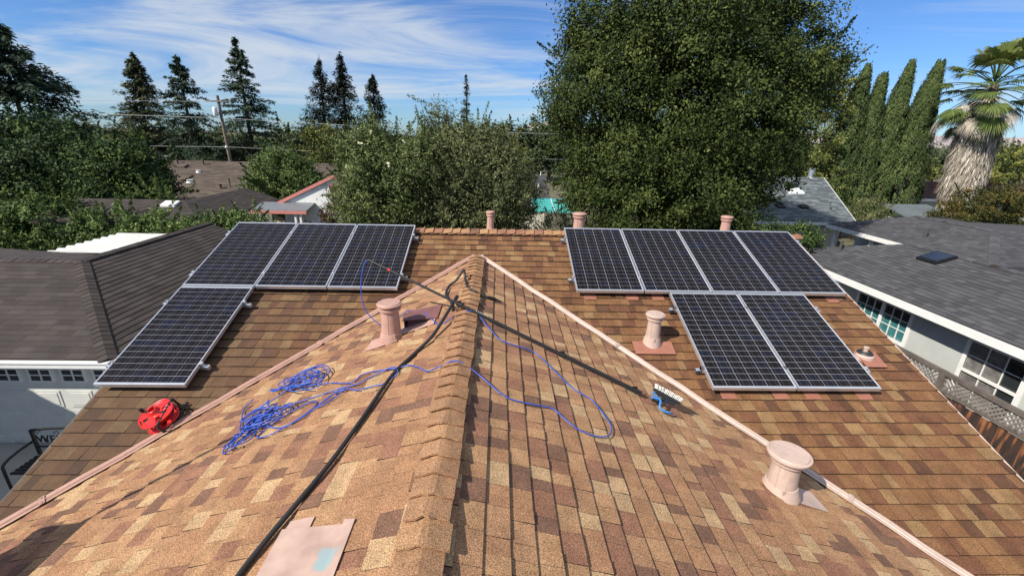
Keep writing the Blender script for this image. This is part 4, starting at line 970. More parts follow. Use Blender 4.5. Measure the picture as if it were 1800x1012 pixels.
# fence with lattice top
FX = 9.13
fe = thing('lattice_fence', 'dark stained board fence with pale diagonal lattice top between the two houses', 'fence', (FX, 7, 0))
yb = 3.2; bidx = 0; board0 = None
while yb < 13:
    wd = .138
    o = MB().bb((-.010, -wd / 2, 0), (.010, wd / 2, 1.64)).build('fence_board', m_board, fe) if board0 is None else board0.copy()
    if board0 is None: board0 = o; o.matrix_parent_inverse = Matrix.Identity(4)
    else: COL.objects.link(o); o.parent = fe
    o.location = (random.uniform(-.004, .004), yb - 7, random.uniform(-.02, .01)); o.rotation_euler = (random.uniform(-.008, .008), 0, 0)
    yb += wd + .006
posts = [3.8, 5.70, 7.60, 9.50, 11.40, 12.9]
for y_ in posts: MB().bb((FX - .055, y_ - .05, 0), (FX + .055, y_ + .05, 2.10)).build('post', m_postw, fe)
for a_, b_2 in zip(posts[:-1], posts[1:]):
    for z0, z1, w_ in ((1.66, 1.72, .04), (2.02, 2.10, .045)):
        MB().bb((FX - w_, a_ + .05, z0), (FX + w_, b_2 - .05, z1)).build('rail', m_postw, fe)
    y_ = a_ + .05
    while y_ < b_2 - .06:
        for sg in (-1, 1):
            L = .30
            lo, hi = (y_, y_ + L * sg)
            t1 = 1.0
            if hi > b_2 - .05: t1 = (b_2 - .05 - lo) / L
            if hi < a_ + .05: t1 = (lo - a_ - .05) / L
            if t1 < .12: continue
            p0 = V3(FX + sg * .007, lo, 1.72); p1 = V3(FX + sg * .007, lo + L * sg * t1, 1.72 + .30 * t1); dd = unit(p1 - p0); nn_ = np.cross(dd, (1, 0, 0)) * .019
            MB().prism([p0 - nn_, p0 + nn_, p1 + nn_, p1 - nn_], (sg * .006, 0, 0)).build('lattice_slat', m_latt, fe)
        y_ += .098
# ================================================================== BACKGROUND BUILDINGS
def fieldroof(parent, O, U, V, poly, mat, expo=.145, wr=(.3, .6), nmax=0):
    u_, v_ = np.array(poly)[:, 0], np.array(poly)[:, 1]
    ts = [(t, mat) for t in shingles(O, U, V, planes_of(poly), (u_.min(), u_.max()), (v_.min(), v_.max()), expo, wr, .014)]
    lay(ts, parent, nmax)
def pipe(parent, p, r, h, mat, name='vent_pipe'): return MB().lathe([(r * 1.5, -.05), (r * 1.3, .04), (r, .06), (r, h), (r * 1.3, h + .01), (r * 1.3, h + .04), (.01, h + .05)], p, 12).build(name, mat, parent, smooth=40)
def boxvent(parent, p, s_, mat, sl): 
    p = np.array(p, float); return MB().prism([p + V3(-s_, -s_ * .8, -s_ * .8 * sl), p + V3(s_, -s_ * .8, -s_ * .8 * sl), p + V3(s_, s_ * .8, s_ * .8 * sl), p + V3(-s_, s_ * .8, s_ * .8 * sl)], (0, 0, s_ * .55)).build('box_vent', mat, parent)
# taupe roofed ranch house, far left
h1 = thing('ranch_house', 'ranch house with wide taupe shingle roof behind the left trees', 'house', (-19, 32, 0)); s1 = .30
O1 = (-24.3, 34.1, 4.2)
MB().prism([(-24.3, 34.1, 4.18), (-12, 34.1, 4.18), (-12, 27.5, 4.18 - 6.6 * s1), (-24.3, 27.5, 4.18 - 6.6 * s1)], (0, 0, -.12)).prism([(-24.3, 34.1, 4.18), (-12, 34.1, 4.18), (-12, 40, 2.4), (-24.3, 40, 2.4)], (0, 0, -.12)).build('roof', m_tan, h1)
fieldroof(h1, (0, 34.1, 4.2), (1, 0, 0), (0, -1, -s1), [(-24.3, 0), (-12, 0), (-12, 6.9), (-24.3, 6.9)], m_tan)
mb = MB(); mb.bb((-24, 28.2, 0), (-12.3, 28.4, 2.25)); mb.bb((-24, 28.4, 0), (-23.8, 39.5, 2.3)); mb.bb((-12.5, 28.4, 0), (-12.3, 39.5, 2.3)); mb.build('wall', m_cream, h1)
z1 = lambda y: 4.2 - (34.1 - y) * s1
for x_, y_, r_, hh in ((-23.3, 33.4, .07, .4), (-21.4, 33.3, .07, .4), (-20.6, 30.3, .16, .12), (-17.6, 29.6, .05, .55), (-18.1, 29.4, .09, .25), (-21.0, 32.0, .12, .1)): pipe(h1, (x_, y_, z1(y_)), r_, hh, m_white if r_ > .1 else m_tan)
for x_, y_ in ((-22.6, 32.8), (-18.0, 33.1)): boxvent(h1, (x_, y_, z1(y_)), .3, m_tan, s1)
# dark roof in front of it
h2 = thing('low_roof_house', 'low house with dark brown roof and small skylight behind the left hedge', 'house', (-14, 21, 0))
MB().prism([(-19, 20, 3.38), (-14, 20, 3.38), (-12.2, 18.0, 2.75), (-19, 18.0, 2.75)], (0, 0, -.1)).prism([(-14, 20, 3.38), (-14, 25, 3.38), (-12.2, 25, 2.75), (-12.2, 18.0, 2.75)], (0, 0, -.1)).prism([(-14, 20, 3.38), (-19, 20, 3.38), (-19, 22, 2.7), (-15.8, 22, 2.7), (-15.8, 25, 2.7), (-14, 25, 3.38)], (0, 0, -.1)).build('roof', m_brown, h2)
fieldroof(h2, (-14, 0, 3.4), (0, 1, 0), (1.8, 0, -.63), [(20, 0), (25, 0), (25, 1.907), (18, 1.907)], m_brown)
fieldroof(h2, (0, 20, 3.4), (1, 0, 0), (0, -2.0, -.63), [(-19, 0), (-14, 0), (-12.2, 2.097), (-19, 2.097)], m_brown)
MB().bb((-18.7, 18.5, 0), (-12.7, 24.7, 2.6)).build('wall', m_cream, h2)
MB().prism([(-14.6, 19.3, 3.2), (-14.0, 19.3, 3.2), (-14.0, 19.7, 3.33), (-14.6, 19.7, 3.33)], (0, 0, .09)).build('skylight', m_white, h2)
# gabled house with salmon trim
h3 = thing('gabled_house', 'white gabled house with salmon trim and metal porch roof', 'house', (-7.6, 22, 0))
gx, gz, ex, ez, gy = -7.62, 4.55, -10.2, 3.34, 20.8
wl = MB(); wl.prism([(ex + .12, gy, 0), (-5.0, gy, 0), (-5.0, gy, ez - .02), (gx, gy, gz - .14), (ex + .12, gy, ez - .1)], (0, .15, 0)); wl.bb((ex + .12, gy + .15, 0), (ex + .3, 29, ez - .1)); wl.build('wall', m_white, h3)
rf = MB(); rf.prism([(ex - .1, gy - .08, ez - .05), (gx, gy - .08, gz), (gx, 29, gz), (ex - .1, 29, ez - .05)], (0, 0, -.07)); rf.prism([(gx, gy - .08, gz), (-5.0, gy - .08, ez - .05), (-5.0, 29, ez - .05), (gx, 29, gz)], (0, 0, -.07)); rf.build('roof', m_rose, h3)
tr = MB(); tr.prism([(ex - .12, gy - .11, ez - .05), (gx, gy - .11, gz + .01), (gx, gy - .11, gz - .14), (ex - .12, gy - .11, ez - .2)], (0, .026, 0)); tr.prism([(gx, gy - .11, gz + .01), (-5.0, gy - .11, ez - .05), (-5.0, gy - .11, ez - .2), (gx, gy - .11, gz - .14)], (0, .026, 0)); tr.build('barge_board', m_pinktrim, h3)
av = MB(); av.bb((gx - .22, gy - .05, 3.72), (gx + .22, gy, 4.12)); av = av.build('attic_vent', m_pinktrim, h3); MB().bb((gx - .15, gy - .06, 3.78), (gx + .15, gy - .051, 4.06)).build('louvre', m_rose, av)
MB().prism([(-11.0, 19.75, 3.04), (-8.6, 19.75, 3.04), (-8.6, 20.78, 3.24), (-11.0, 20.78, 3.24)], (0, 0, .04)).build('porch_roof', pmat('grey_metal_sheet', (.20, .21, .22), .5, .3, .1), h3)
MB().bb((-11.02, 19.70, 2.92), (-8.6, 19.745, 3.05)).build('porch_fascia', m_pinktrim, h3)
for x_ in (-10.85, -10.62, -9.15, -8.92): MB().bb((x_ - .04, 19.80, 0), (x_ + .04, 19.88, 2.98)).build('porch_post', m_white, h3)
# red-brown roof far left
h4 = thing('far_brown_house', 'distant house with red brown roof and white flue among the left trees', 'house', (-40, 50, 0))
MB().prism([(-55, 54, 5.2), (-43.5, 54, 5.2), (-40, 47, 3.6), (-55, 47, 3.6)], (0, 0, -.15)).prism([(-43.5, 54, 5.2), (-40, 47, 3.6), (-40, 60, 3.6)], (0, 0, -.15)).prism([(-46, 45, 4.5), (-33.5, 45, 4.5), (-32.5, 43, 3.9), (-46, 43, 3.9)], (0, 0, -.15)).build('roof', m_redb, h4)
MB().bb((-55, 48, 0), (-41, 58, 3.6)).bb((-46, 43.6, 0), (-33.3, 47, 3.8)).build('wall', m_cream, h4)
pipe(h4, (-43.2, 49, 4.0), .14, 1.1, m_white)
# grey roof seen through the gap in the middle
h5 = thing('gap_house', 'house with plain grey shingle roof seen in the gap between the middle trees', 'house', (1, 25, 0))
MB().prism([(-4, 26.6, 4.28), (2.75, 26.6, 4.28), (2.75, 23.6, 3.23), (-4, 23.6, 3.23)], (0, 0, -.12)).prism([(-4, 26.6, 4.28), (2.75, 26.6, 4.28), (2.75, 29.6, 3.23), (-4, 29.6, 3.23)], (0, 0, -.12)).build('roof', m_grey, h5)
fieldroof(h5, (0, 26.6, 4.3), (1, 0, 0), (0, -3, -1.05), [(-4, 0), (2.75, 0), (2.75, 3.17), (-4, 3.17)], m_grey)
MB().bb((-3.8, 24, 0), (2.5, 29, 3.2)).build('wall', m_cream, h5)
pipe(h5, (1.0, 26.4, 4.2), .17, .55, m_white, 'flue'); pipe(h5, (1.35, 26.3, 4.2), .06, .3, m_white); pipe(h5, (1.75, 25.0, 3.75), .05, .3, m_white); pipe(h5, (2.2, 24.9, 3.72), .05, .22, m_white); pipe(h5, (2.45, 26.55, 4.25), .03, .2, m_white)
tc_ = thing('shade_canopy', 'teal fabric canopy on thin poles in the gap left of the big oak', 'canopy', (2.6, 21.5, 0))
cv = MB(); N_ = 10; V = []; F = []
for i in range(N_ + 1):
    for j in range(N_ + 1):
        a, b = i / N_, j / N_; V.append((1.55 + 2.0 * a + .15 * b, 19.6 + 3.4 * b, 3.22 + .18 * b - .10 * math.sin(PI * a) * math.sin(PI * b)))
for i in range(N_):
    for j in range(N_): k = i * (N_ + 1) + j; F.append((k, k + 1, k + N_ + 2, k + N_ + 1))
cv.add(V, F); o = cv.build('canopy_cloth', m_teal, tc_, smooth=True); so = o.modifiers.new('t', 'SOLIDIFY'); so.thickness = .006
MB().tube([(2.55, 19.6, 3.23), (2.62, 21, 3.24), (2.7, 23, 3.40)], .02, 6).build('seam', m_white, tc_)
for x_, y_ in ((1.55, 19.6), (3.55, 19.6), (1.7, 23), (3.7, 23)): MB().tube([(x_, y_, 0), (x_, y_, 3.3)], .025, 6).build('pole', m_white, tc_)
# blue-grey roof house on the right
h6 = thing('blue_roof_house', 'house with mottled blue grey shingle roof beside the tall cypresses', 'house', (16, 25, 0)); s6 = .343
MB().prism([(10.5, 27.85, 4.38), (20.5, 27.85, 4.38), (18.9, 22.45, 4.38 - 5.4 * s6), (10.5, 22.45, 4.38 - 5.4 * s6)], (0, 0, -.12)).prism([(10.5, 27.85, 4.38), (20.5, 27.85, 4.38), (20.5, 33, 2.7), (10.5, 33, 2.7)], (0, 0, -.12)).build('roof', m_blue, h6)
fieldroof(h6, (0, 27.85, 4.4), (1, 0, 0), (0, -1, -s6), [(10.5, 0), (20.5, 0), (18.9, 5.71), (10.5, 5.71)], m_blue, .15, (.2, .5))
z6 = lambda y: 4.4 - (27.85 - y) * s6
MB().bb((10.8, 23, 0), (18.6, 32, 2.5)).build('wall', m_cream, h6)
MB().prism([(18.88, 22.40, 2.55), (20.53, 27.85, 4.41), (20.53, 27.85, 4.27), (18.88, 22.40, 2.41)], (.03, 0, 0)).bb((10.5, 22.38, 2.36), (18.9, 22.42, 2.52)).build('fascia', m_white, h6)
pipe(h6, (19.7, 27.9, 4.35), .17, .55, pmat('galvanised_flue', (.45, .47, .50), .4, .7, .1), 'flue')
MB().prism([(17.0, 25.5, z6(25.5)), (17.9, 25.5, z6(25.5)), (17.9, 26.1, z6(26.1)), (17.0, 26.1, z6(26.1))], (0, 0, .1)).build('skylight', m_white, h6)
for x_ in (15.6, 16.9): boxvent(h6, (x_, 23.9, z6(23.9)), .2, m_black, s6)
pipe(h6, (18.2, 23.7, z6(23.7)), .05, .4, m_blue)
# brown roof behind the cypresses
h7 = thing('brown_roof_house', 'house with plain dark brown roof and white fascia between cypresses and palm', 'house', (33, 34, 0))
MB().prism([(29.5, 34.5, 3.78), (44, 34.5, 3.78), (44, 31.5, 2.78), (29.5, 31.5, 2.78)], (0, 0, -.12)).prism([(29.5, 34.5, 3.78), (44, 34.5, 3.78), (44, 38, 2.7), (29.5, 38, 2.7)], (0, 0, -.12)).build('roof', m_redb, h7)
fieldroof(h7, (0, 34.5, 3.8), (1, 0, 0), (0, -3, -1.0), [(29.5, 0), (44, 0), (44, 3.16), (29.5, 3.16)], m_redb)
MB().bb((29.5, 31.45, 2.62), (44, 31.495, 2.80)).build('fascia', m_white, h7); MB().bb((29.8, 32.0, 0), (43.8, 37.5, 2.65)).build('wall', m_cream, h7)
# rose roof at the right edge
h8 = thing('rose_roof_house', 'house with rose brown shingle roof and mint white fascia at the right edge', 'house', (26, 17, 0))
MB().prism([(24.75, 5, 2.6), (24.75, 21.5, 2.6), (28, 18.2, 3.75), (28, 5, 3.75)], (0, 0, -.12)).prism([(24.75, 21.5, 2.6), (31.2, 21.5, 2.6), (28, 18.2, 3.75)], (0, 0, -.12)).prism([(28, 5, 3.75), (28, 18.2, 3.75), (31.2, 21.5, 2.6), (31.2, 5, 2.6)], (0, 0, -.12)).build('roof', m_rose, h8)
fieldroof(h8, (28, 0, 3.77), (0, 1, 0), (-3.25, 0, -1.15), [(5, 0), (18.2, 0), (21.5, 3.447), (5, 3.447)], m_rose)
m_mint = pmat('mint_white_fascia', (.55, .64, .58), .6, 0, .04)
MB().bb((24.70, 5, 2.42), (24.745, 21.55, 2.58)).bb((24.745, 21.51, 2.42), (31.2, 21.55, 2.58)).build('fascia', m_mint, h8); MB().bb((25.2, 5, 0), (31, 21, 2.45)).build('wall', m_stucco, h8)
sh = thing('garden_shed', 'small shed with pale grey roof in front of the palm trunk', 'shed', (23.8, 24.5, 0))
MB().prism([(22.6, 23.0, 2.5), (25.4, 23.0, 2.5), (25.4, 25.4, 3.1), (22.6, 25.4, 3.1)], (0, 0, .06)).build('roof', m_blue, sh); MB().bb((22.75, 23.15, 0), (25.3, 25.2, 2.45)).build('wall', m_white, sh)
# small fences and parked car by the cypresses
def plank_fence(lab, x0, y0, x1, y1, z, mat, name='plank_fence'):
    f = thing(name, lab, 'fence', (x0, y0, 0)); d = unit((x1 - x0, y1 - y0, 0)); L = math.hypot(x1 - x0, y1 - y0); n = int(L / .16); nn = np.cross(d, (0, 0, 1))
    for i in range(n):
        c = V3(x0, y0, 0) + d * (i + .5) * L / n; hh = z + random.uniform(-.05, .05); a = c - d * .072
        MB().prism([a, a + d * .144, a + d * .144 + V3(0, 0, hh), a + V3(0, 0, hh)], nn * .02).build('fence_board', mat, f)
    MB().prism([V3(x0, y0, z - .3) - nn * .002, V3(x1, y1, z - .3) - nn * .002, V3(x1, y1, z - .2) - nn * .002, V3(x0, y0, z - .2) - nn * .002], nn * -.04).build('rail', mat, f)
plank_fence('grey weathered plank fence corner at the foot of the blue grey roof', 19.4, 21.6, 21.6, 20.9, 2.45, m_pole)
plank_fence('short red stained fence behind the parked dark vehicle', 22.0, 23.6, 24.3, 23.0, 2.35, pmat('red_fence_stain', (.22, .085, .05), .9, 0, .2))
car = thing('parked_car', 'dark parked vehicle roof with silver rack behind the charcoal roof', 'car', (21.6, 22.2, 0))
cb = MB(); prof = [(-2.3, .45), (-2.3, 1.15), (-1.1, 1.3), (-.6, 2.02), (1.4, 2.06), (2.15, 1.35), (2.25, .5)]
cb.prism([(21.6 + a, 21.3, z_) for a, z_ in prof], (0, 1.75, 0)); cb.build('body', pmat('dark_car_paint', (.02, .022, .028), .25, 0, .05, coat=1), car)
MB().prism([(20.56, 21.28, 1.36), (20.98, 21.28, 1.93), (22.9, 21.28, 1.96), (23.45, 21.28, 1.4)], (0, .015, 0)).build('window', m_glass, car)
rk = MB()
for y_ in (21.5, 22.85): rk.tube([(21.0, y_, 2.05), (21.1, y_, 2.14), (22.8, y_, 2.16), (22.9, y_, 2.06)], .03, 6)
rk.tube([(21.4, 21.5, 2.15), (21.4, 22.85, 2.15)], .025, 6); rk.tube([(22.4, 21.5, 2.16), (22.4, 22.85, 2.16)], .025, 6); rk.build('roof_rack', m_alu, car)
for x_ in (-1.4, 1.4):
    for y_ in (21.28, 22.88):
        MB().lathe([(.34, 0), (.36, .03), (.36, .17), (.34, .2)], (21.6 + x_, y_ + .2, .36), 20, np.array([[1, 0, 0], [0, 0, -1], [0, 1, 0]])).build('wheel', m_rubber, car, smooth=40)

# ================================================================== UTILITY POLE AND WIRES
up_ = thing('utility_pole', 'leaning grey wooden utility pole with transformer before the left conifers', 'utility pole', (-26.3, 45, 0))
MB().tube([(-26.2, 45, 0), (-26.4, 45, 9.4)], [.17, .12], 10).build('pole', m_pole, up_, smooth=40)
MB().box((-26.38, 44.85, 8.9), (2.0, .1, .12)).build('crossarm', m_pole, up_)
MB().lathe([(.17, 0), (.2, .04), (.2, .75), (.17, .8), (.05, .86)], (-26.75, 44.8, 7.55), 16).build('transformer', m_white, up_, smooth=40)
MB().lathe([(.10, 0), (.13, .1), (.08, .2)], (-26.3, 44.8, 4.75), 10).build('junction_box', m_white, up_, smooth=40)
MB().tube([(-26.38, 45, 7.0), (-23.6, 46.5, 2.0)], .018, 5).build('guy_wire', m_pole, up_)
def wire(lab, a, b, sag, r=.02):
    a, b = np.array(a, float), np.array(b, float); r = r * .75; P = [a + (b - a) * t - V3(0, 0, sag * 4 * t * (1 - t)) for t in np.linspace(0, 1, 24)]
    tag(MB().tube(P, r, 5).build('power_line', m_wire), lab, 'cable', 'overhead utility cables')
m_wire = pmat('pale_cable', (.45, .45, .44), .6, 0, .1)
wire('upper pale utility cable crossing the left conifers', (-60, 41, 7.9), (-26.38, 44.9, 7.45), .1, .028)
wire('continuation of the upper cable from the utility pole behind the redwoods', (-26.38, 44.9, 7.45), (26, 52, 6.9), .35, .026)
wire('thin lower utility cable in front of the left tree line', (-60, 40, 4.9), (-26.3, 44.9, 4.85), .1, .022)
wire('thin lower utility cable right of the pole', (-26.3, 44.9, 4.85), (30, 52, 4.3), .35, .02)
wire('lowest thin cable across the dark left conifer', (-60, 41, 8.7), (-26.4, 44.85, 8.9), .25, .018)

# ================================================================== VEGETATION
# the large oak behind the roof
tree('oak_tree', 'huge dense dark green evergreen oak filling the sky right of centre', 'tree', (6.9, 17.6, 0),
     [(6.7, 17.6, 7.2, 4.8, 4.2, 4.4), (6.3, 17.6, 10.2, 4.1, 3.5, 2.3), (5.9, 16.6, 4.7, 3.7, 3.3, 2.4), (9.2, 17.4, 8.5, 2.6, 3.0, 2.8), (3.9, 17.4, 8.3, 2.2, 2.4, 2.6), (7.4, 16.8, 5.0, 2.0, 3.0, 2.3)],
     420000, .100, L_oak, .42, nclump=3600, cr=.40, shell=.80, sprig=.08, sl=.85, tint0=.42, ratio=.55, fill=.22)
# two olive-green bushy trees in the middle
t_ = tree('flowering_tree', 'bushy green tree dotted with cream flowers behind the left panels', 'tree', (-3.6, 13.6, 0),
     [(-3.4, 13.6, 4.6, 1.45, 1.4, 1.6), (-3.5, 13.6, 5.6, 1.25, 1.1, 1.05), (-2.6, 13.5, 5.4, 1.1, 1.1, 1.1), (-3.9, 13.3, 3.9, .8, 1.0, 1.2)], 110000, .085, L_oligr, .16, nclump=1100, cr=.27, sprig=.18, sl=.9, tint0=.46, ratio=.36)
fb = rand_dirs(26); fb[:, 1] = -abs(fb[:, 1]); Pf = V3(-3.3, 13.5, 5.2) + fb * V3(1.25, 1.3, 1.55)
Pf = np.repeat(Pf, 4, 0) + rng.normal(size=(104, 3)) * .03
Vv, F = leaf_quads(Pf, fb.repeat(4, 0) + rand_dirs(104) * .5, rand_dirs(104), .08, .06); fast_mesh('blossom', Vv, F, rng.random(104), L_flower, t_)
tree('olive_tree', 'feathery olive brown tree at the centre with a tall wispy top', 'tree', (-1.1, 14.1, 0),
     [(-1.0, 14.1, 4.6, 1.9, 1.6, 1.9), (-1.2, 14.1, 5.7, 1.6, 1.3, 1.05), (-1.8, 14.1, 6.75, .30, .30, .70), (-.6, 14.1, 6.1, 1.0, .8, .65), (.15, 13.9, 4.6, 1.1, 1.3, 1.5), (-2.0, 13.8, 4.6, 1.0, 1.1, 1.6)], 150000, .095, L_oliv, .2, nclump=1700, cr=.27, sprig=.20, sl=1.0, tint0=.45, ratio=.28, droop=.06)
tree('russet_bush', 'reddish brown rounded bush beside the white gabled house', 'bush', (-5.9, 17, 0), [(-5.9, 17, 3.2, 1.0, .9, 1.25)], 12000, .08, L_rbush, .08, nclump=160, cr=.22, ratio=.5)
# dark trees on the left
tree('dark_tree', 'broad very dark tree at the left edge behind the hedge', 'tree', (-24, 24.5, 0),
     [(-25.0, 24.5, 4.0, 4.2, 3, 2.6), (-22.6, 24, 3.7, 2.6, 2.4, 2.1)], 60000, .17, L_dark, .35, nclump=520, cr=.55, tint0=.38, ratio=.55)
tree('dark_tree', 'second dark round tree in front of the taupe roof', 'tree', (-18.7, 23.5, 0),
     [(-19.6, 23.5, 3.7, 2.3, 2.2, 2.1), (-18.2, 23.2, 3.3, 1.4, 1.5, 1.4), (-19.0, 23.5, 4.6, 1.5, 1.6, 1.1)], 50000, .15, L_dark, .3, nclump=460, cr=.45, tint0=.5, ratio=.55)
tree('leafy_hedge', 'bright large-leaved hedge above the dark garage ridge at the left edge', 'hedge', (-18, 18.2, 0),
     [(-22, 18.6, 2.4, 2.6, 1.2, 1.35), (-18.6, 18.4, 2.3, 2.2, 1.2, 1.3), (-15.9, 18.2, 2.15, 1.6, 1.0, 1.15)], 52000, .15, L_hedge, .12, nclump=560, cr=.3, sprig=.3, tint0=.42, ratio=.42)
tree('leafy_hedge', 'smaller bright green hedge in front of the dark brown low roof', 'hedge', (-12, 17, 0),
     [(-13.3, 17.0, 2.3, 1.5, .9, 1.05), (-11.2, 16.9, 2.35, 1.4, .9, .95), (-9.9, 17.2, 2.55, .9, .9, .85)], 44000, .12, L_hedge, .1, nclump=520, cr=.25, sprig=.3, tint0=.45, ratio=.42)
tree('young_shrub', 'small spiky light green shrub on the near side of the dark tree', 'shrub', (-16.4, 21.8, 0), [(-16.4, 21.8, 3.15, 1.0, .5, .6)], 3500, .14, L_hedge, .06, nclump=60, cr=.2, sprig=.9, sl=1.2, tint0=.5, ratio=.3)
tree('round_tree', 'round mid green tree between the taupe roof and the white gabled house', 'tree', (-13.5, 28.2, 0),
     [(-13.5, 28.2, 3.6, 2.0, 1.8, 1.8), (-12.0, 27.6, 3.0, 1.4, 1.3, 1.6), (-14.2, 27.4, 2.8, 1.1, 1.2, 1.4)], 44000, .15, L_green, .2, nclump=330, cr=.38, tint0=.40, ratio=.5)
tree('yellow_green_tree', 'yellow green tree below the redwoods', 'tree', (-11.8, 36, 0), [(-13.2, 36, 5.2, 2.6, 1.8, 1.7), (-10.2, 36, 5.0, 2.2, 1.8, 1.6), (-12, 36, 3.6, 3.4, 2.0, 2.0)], 22000, .20, L_farY, .22, nclump=260, cr=.5, tint0=.45)
# conifers on the skyline
conifer('tall slender conifer at the left of the three deodars', (-42.2, 56, 0), 14.3, 5.6, 290, L_conb, 'deodar conifers', droop=.22, rise=.10, per=95, L=.40, prof=.8, lean=.8, thick=.10)
conifer('broad drooping deodar in the middle of the three conifers', (-36.0, 55, 0), 14.2, 7.0, 217, L_con, 'deodar conifers', droop=.48, rise=.14, per=110, L=.40, prof=.9, thick=.08)
conifer('tallest deodar with open tiers behind the utility pole', (-29.8, 56, 0), 16.2, 6.4, 217, L_con, 'deodar conifers', droop=.20, rise=.02, per=115, L=.40, prof=.85, thick=.08)
conifer('left redwood of the tight pair', (-22.3, 60, 0), 14.9, 4.8, 217, L_red, 'dark redwoods', droop=-.30, rise=-.25, per=90, L=.36, prof=.75, thick=.18)
conifer('taller right redwood of the tight pair', (-19.8, 60.5, 0), 15.6, 4.8, 232, L_red, 'dark redwoods', droop=-.30, rise=-.25, per=90, L=.36, prof=.75, thick=.18)
conifer('shorter separate redwood right of the pair', (-15.9, 60, 0), 13.2, 4.5, 203, L_red, 'dark redwoods', droop=-.30, rise=-.25, per=90, L=.36, prof=.7, thick=.18)
conifer('thin sparse conifer tip above the centre olive tree', (-4.3, 60, 0), 13.6, 2.3, 130, L_con, droop=-.1, rise=.25, per=40, L=.30, prof=.9)
conifer('large dark conifer cut off by the left edge of the view', (-32.8, 33, 0), 12.6, 8.2, 240, L_con, droop=.14, rise=-.02, per=230, L=.36, prof=.72, thick=.16)
conifer('drooping conifer behind the yellow green tree at the right of the oak', (20.9, 34, 0), 11.0, 4.8, 120, L_con, droop=.3, rise=.1, per=90, L=.32, prof=.8, top=.1)
# distant tree line, one thing per tree
nf = 0
ORD = 'first second third fourth fifth sixth seventh eighth ninth tenth eleventh twelfth thirteenth fourteenth fifteenth sixteenth seventeenth eighteenth nineteenth twentieth'.split() + ['twenty ' + q for q in 'first second third fourth fifth sixth seventh'.split()]
for (x_, y_, h_, r_, mt) in ((-78, 84, 6.6, 5, L_far), (-70, 80, 6.8, 5, L_farY), (-62, 76, 6.9, 5, L_far), (-56, 74, 6.4, 4, L_farY), (-50, 70, 6.5, 4.5, L_far), (-45.5, 66, 5.8, 4, L_far), (-40, 66, 6.2, 4.2, L_far), (-35.5, 64, 6.0, 4, L_farY), (-31, 64, 6.3, 4, L_far), (-27, 64, 6.8, 4, L_far), (-22.5, 52, 6.9, 3.4, L_far), (-18.5, 52, 5.6, 3.4, L_far),
                           (-9, 72, 8.0, 4.5, L_far), (-3, 72, 8.4, 4, L_far), (1.5, 70, 8.6, 2.6, L_farY), (4.6, 70, 8.9, 2.5, L_far), (7.6, 70, 9.0, 2.5, L_far), (11, 74, 8, 4, L_far), (16, 78, 8, 4.5, L_far), (30, 84, 6.5, 4.5, L_farY), (38, 82, 6.0, 5, L_far), (60, 82, 7.1, 3.2, L_far), (66, 80, 5.6, 4, L_far), (71, 78, 5.4, 4, L_farY), (79, 80, 6.6, 4, L_far), (85, 76, 7.4, 4.2, L_far), (91, 78, 6.6, 4, L_farY)):
    nf += 1
    tree('distant_tree', 'distant rounded tree, %s from the left in the far skyline row' % ORD[nf - 1], 'tree', (x_, y_, 0), [(x_, y_, h_ * .62, r_, r_ * .8, h_ * .40), (x_ + r_ * .35, y_ - .6, h_ * .45, r_ * .75, r_ * .7, h_ * .36)], 5200, .42, mt, .25, 'far skyline trees', nclump=120, cr=.75, tint0=.42)
# far-off wood behind everything
P = np.stack([rng.uniform(-190, 230, 26000), rng.uniform(95, 150, 26000), rng.random(26000)], 1)
P[:, 2] = P[:, 2] ** .7 * (4.6 + 1.2 * np.sin(P[:, 0] * .11) + .8 * np.sin(P[:, 0] * .37))
Vv, F = leaf_quads(P, rand_dirs(26000) + V3(0, -.7, .6), rand_dirs(26000), .9, .6)
fo_ = fast_mesh('far_wood', Vv, F, np.clip(rng.normal(.42, .2, 26000), 0, 1), L_far, None, 'stuff'); fo_['label'] = 'low dark wood along the far horizon'
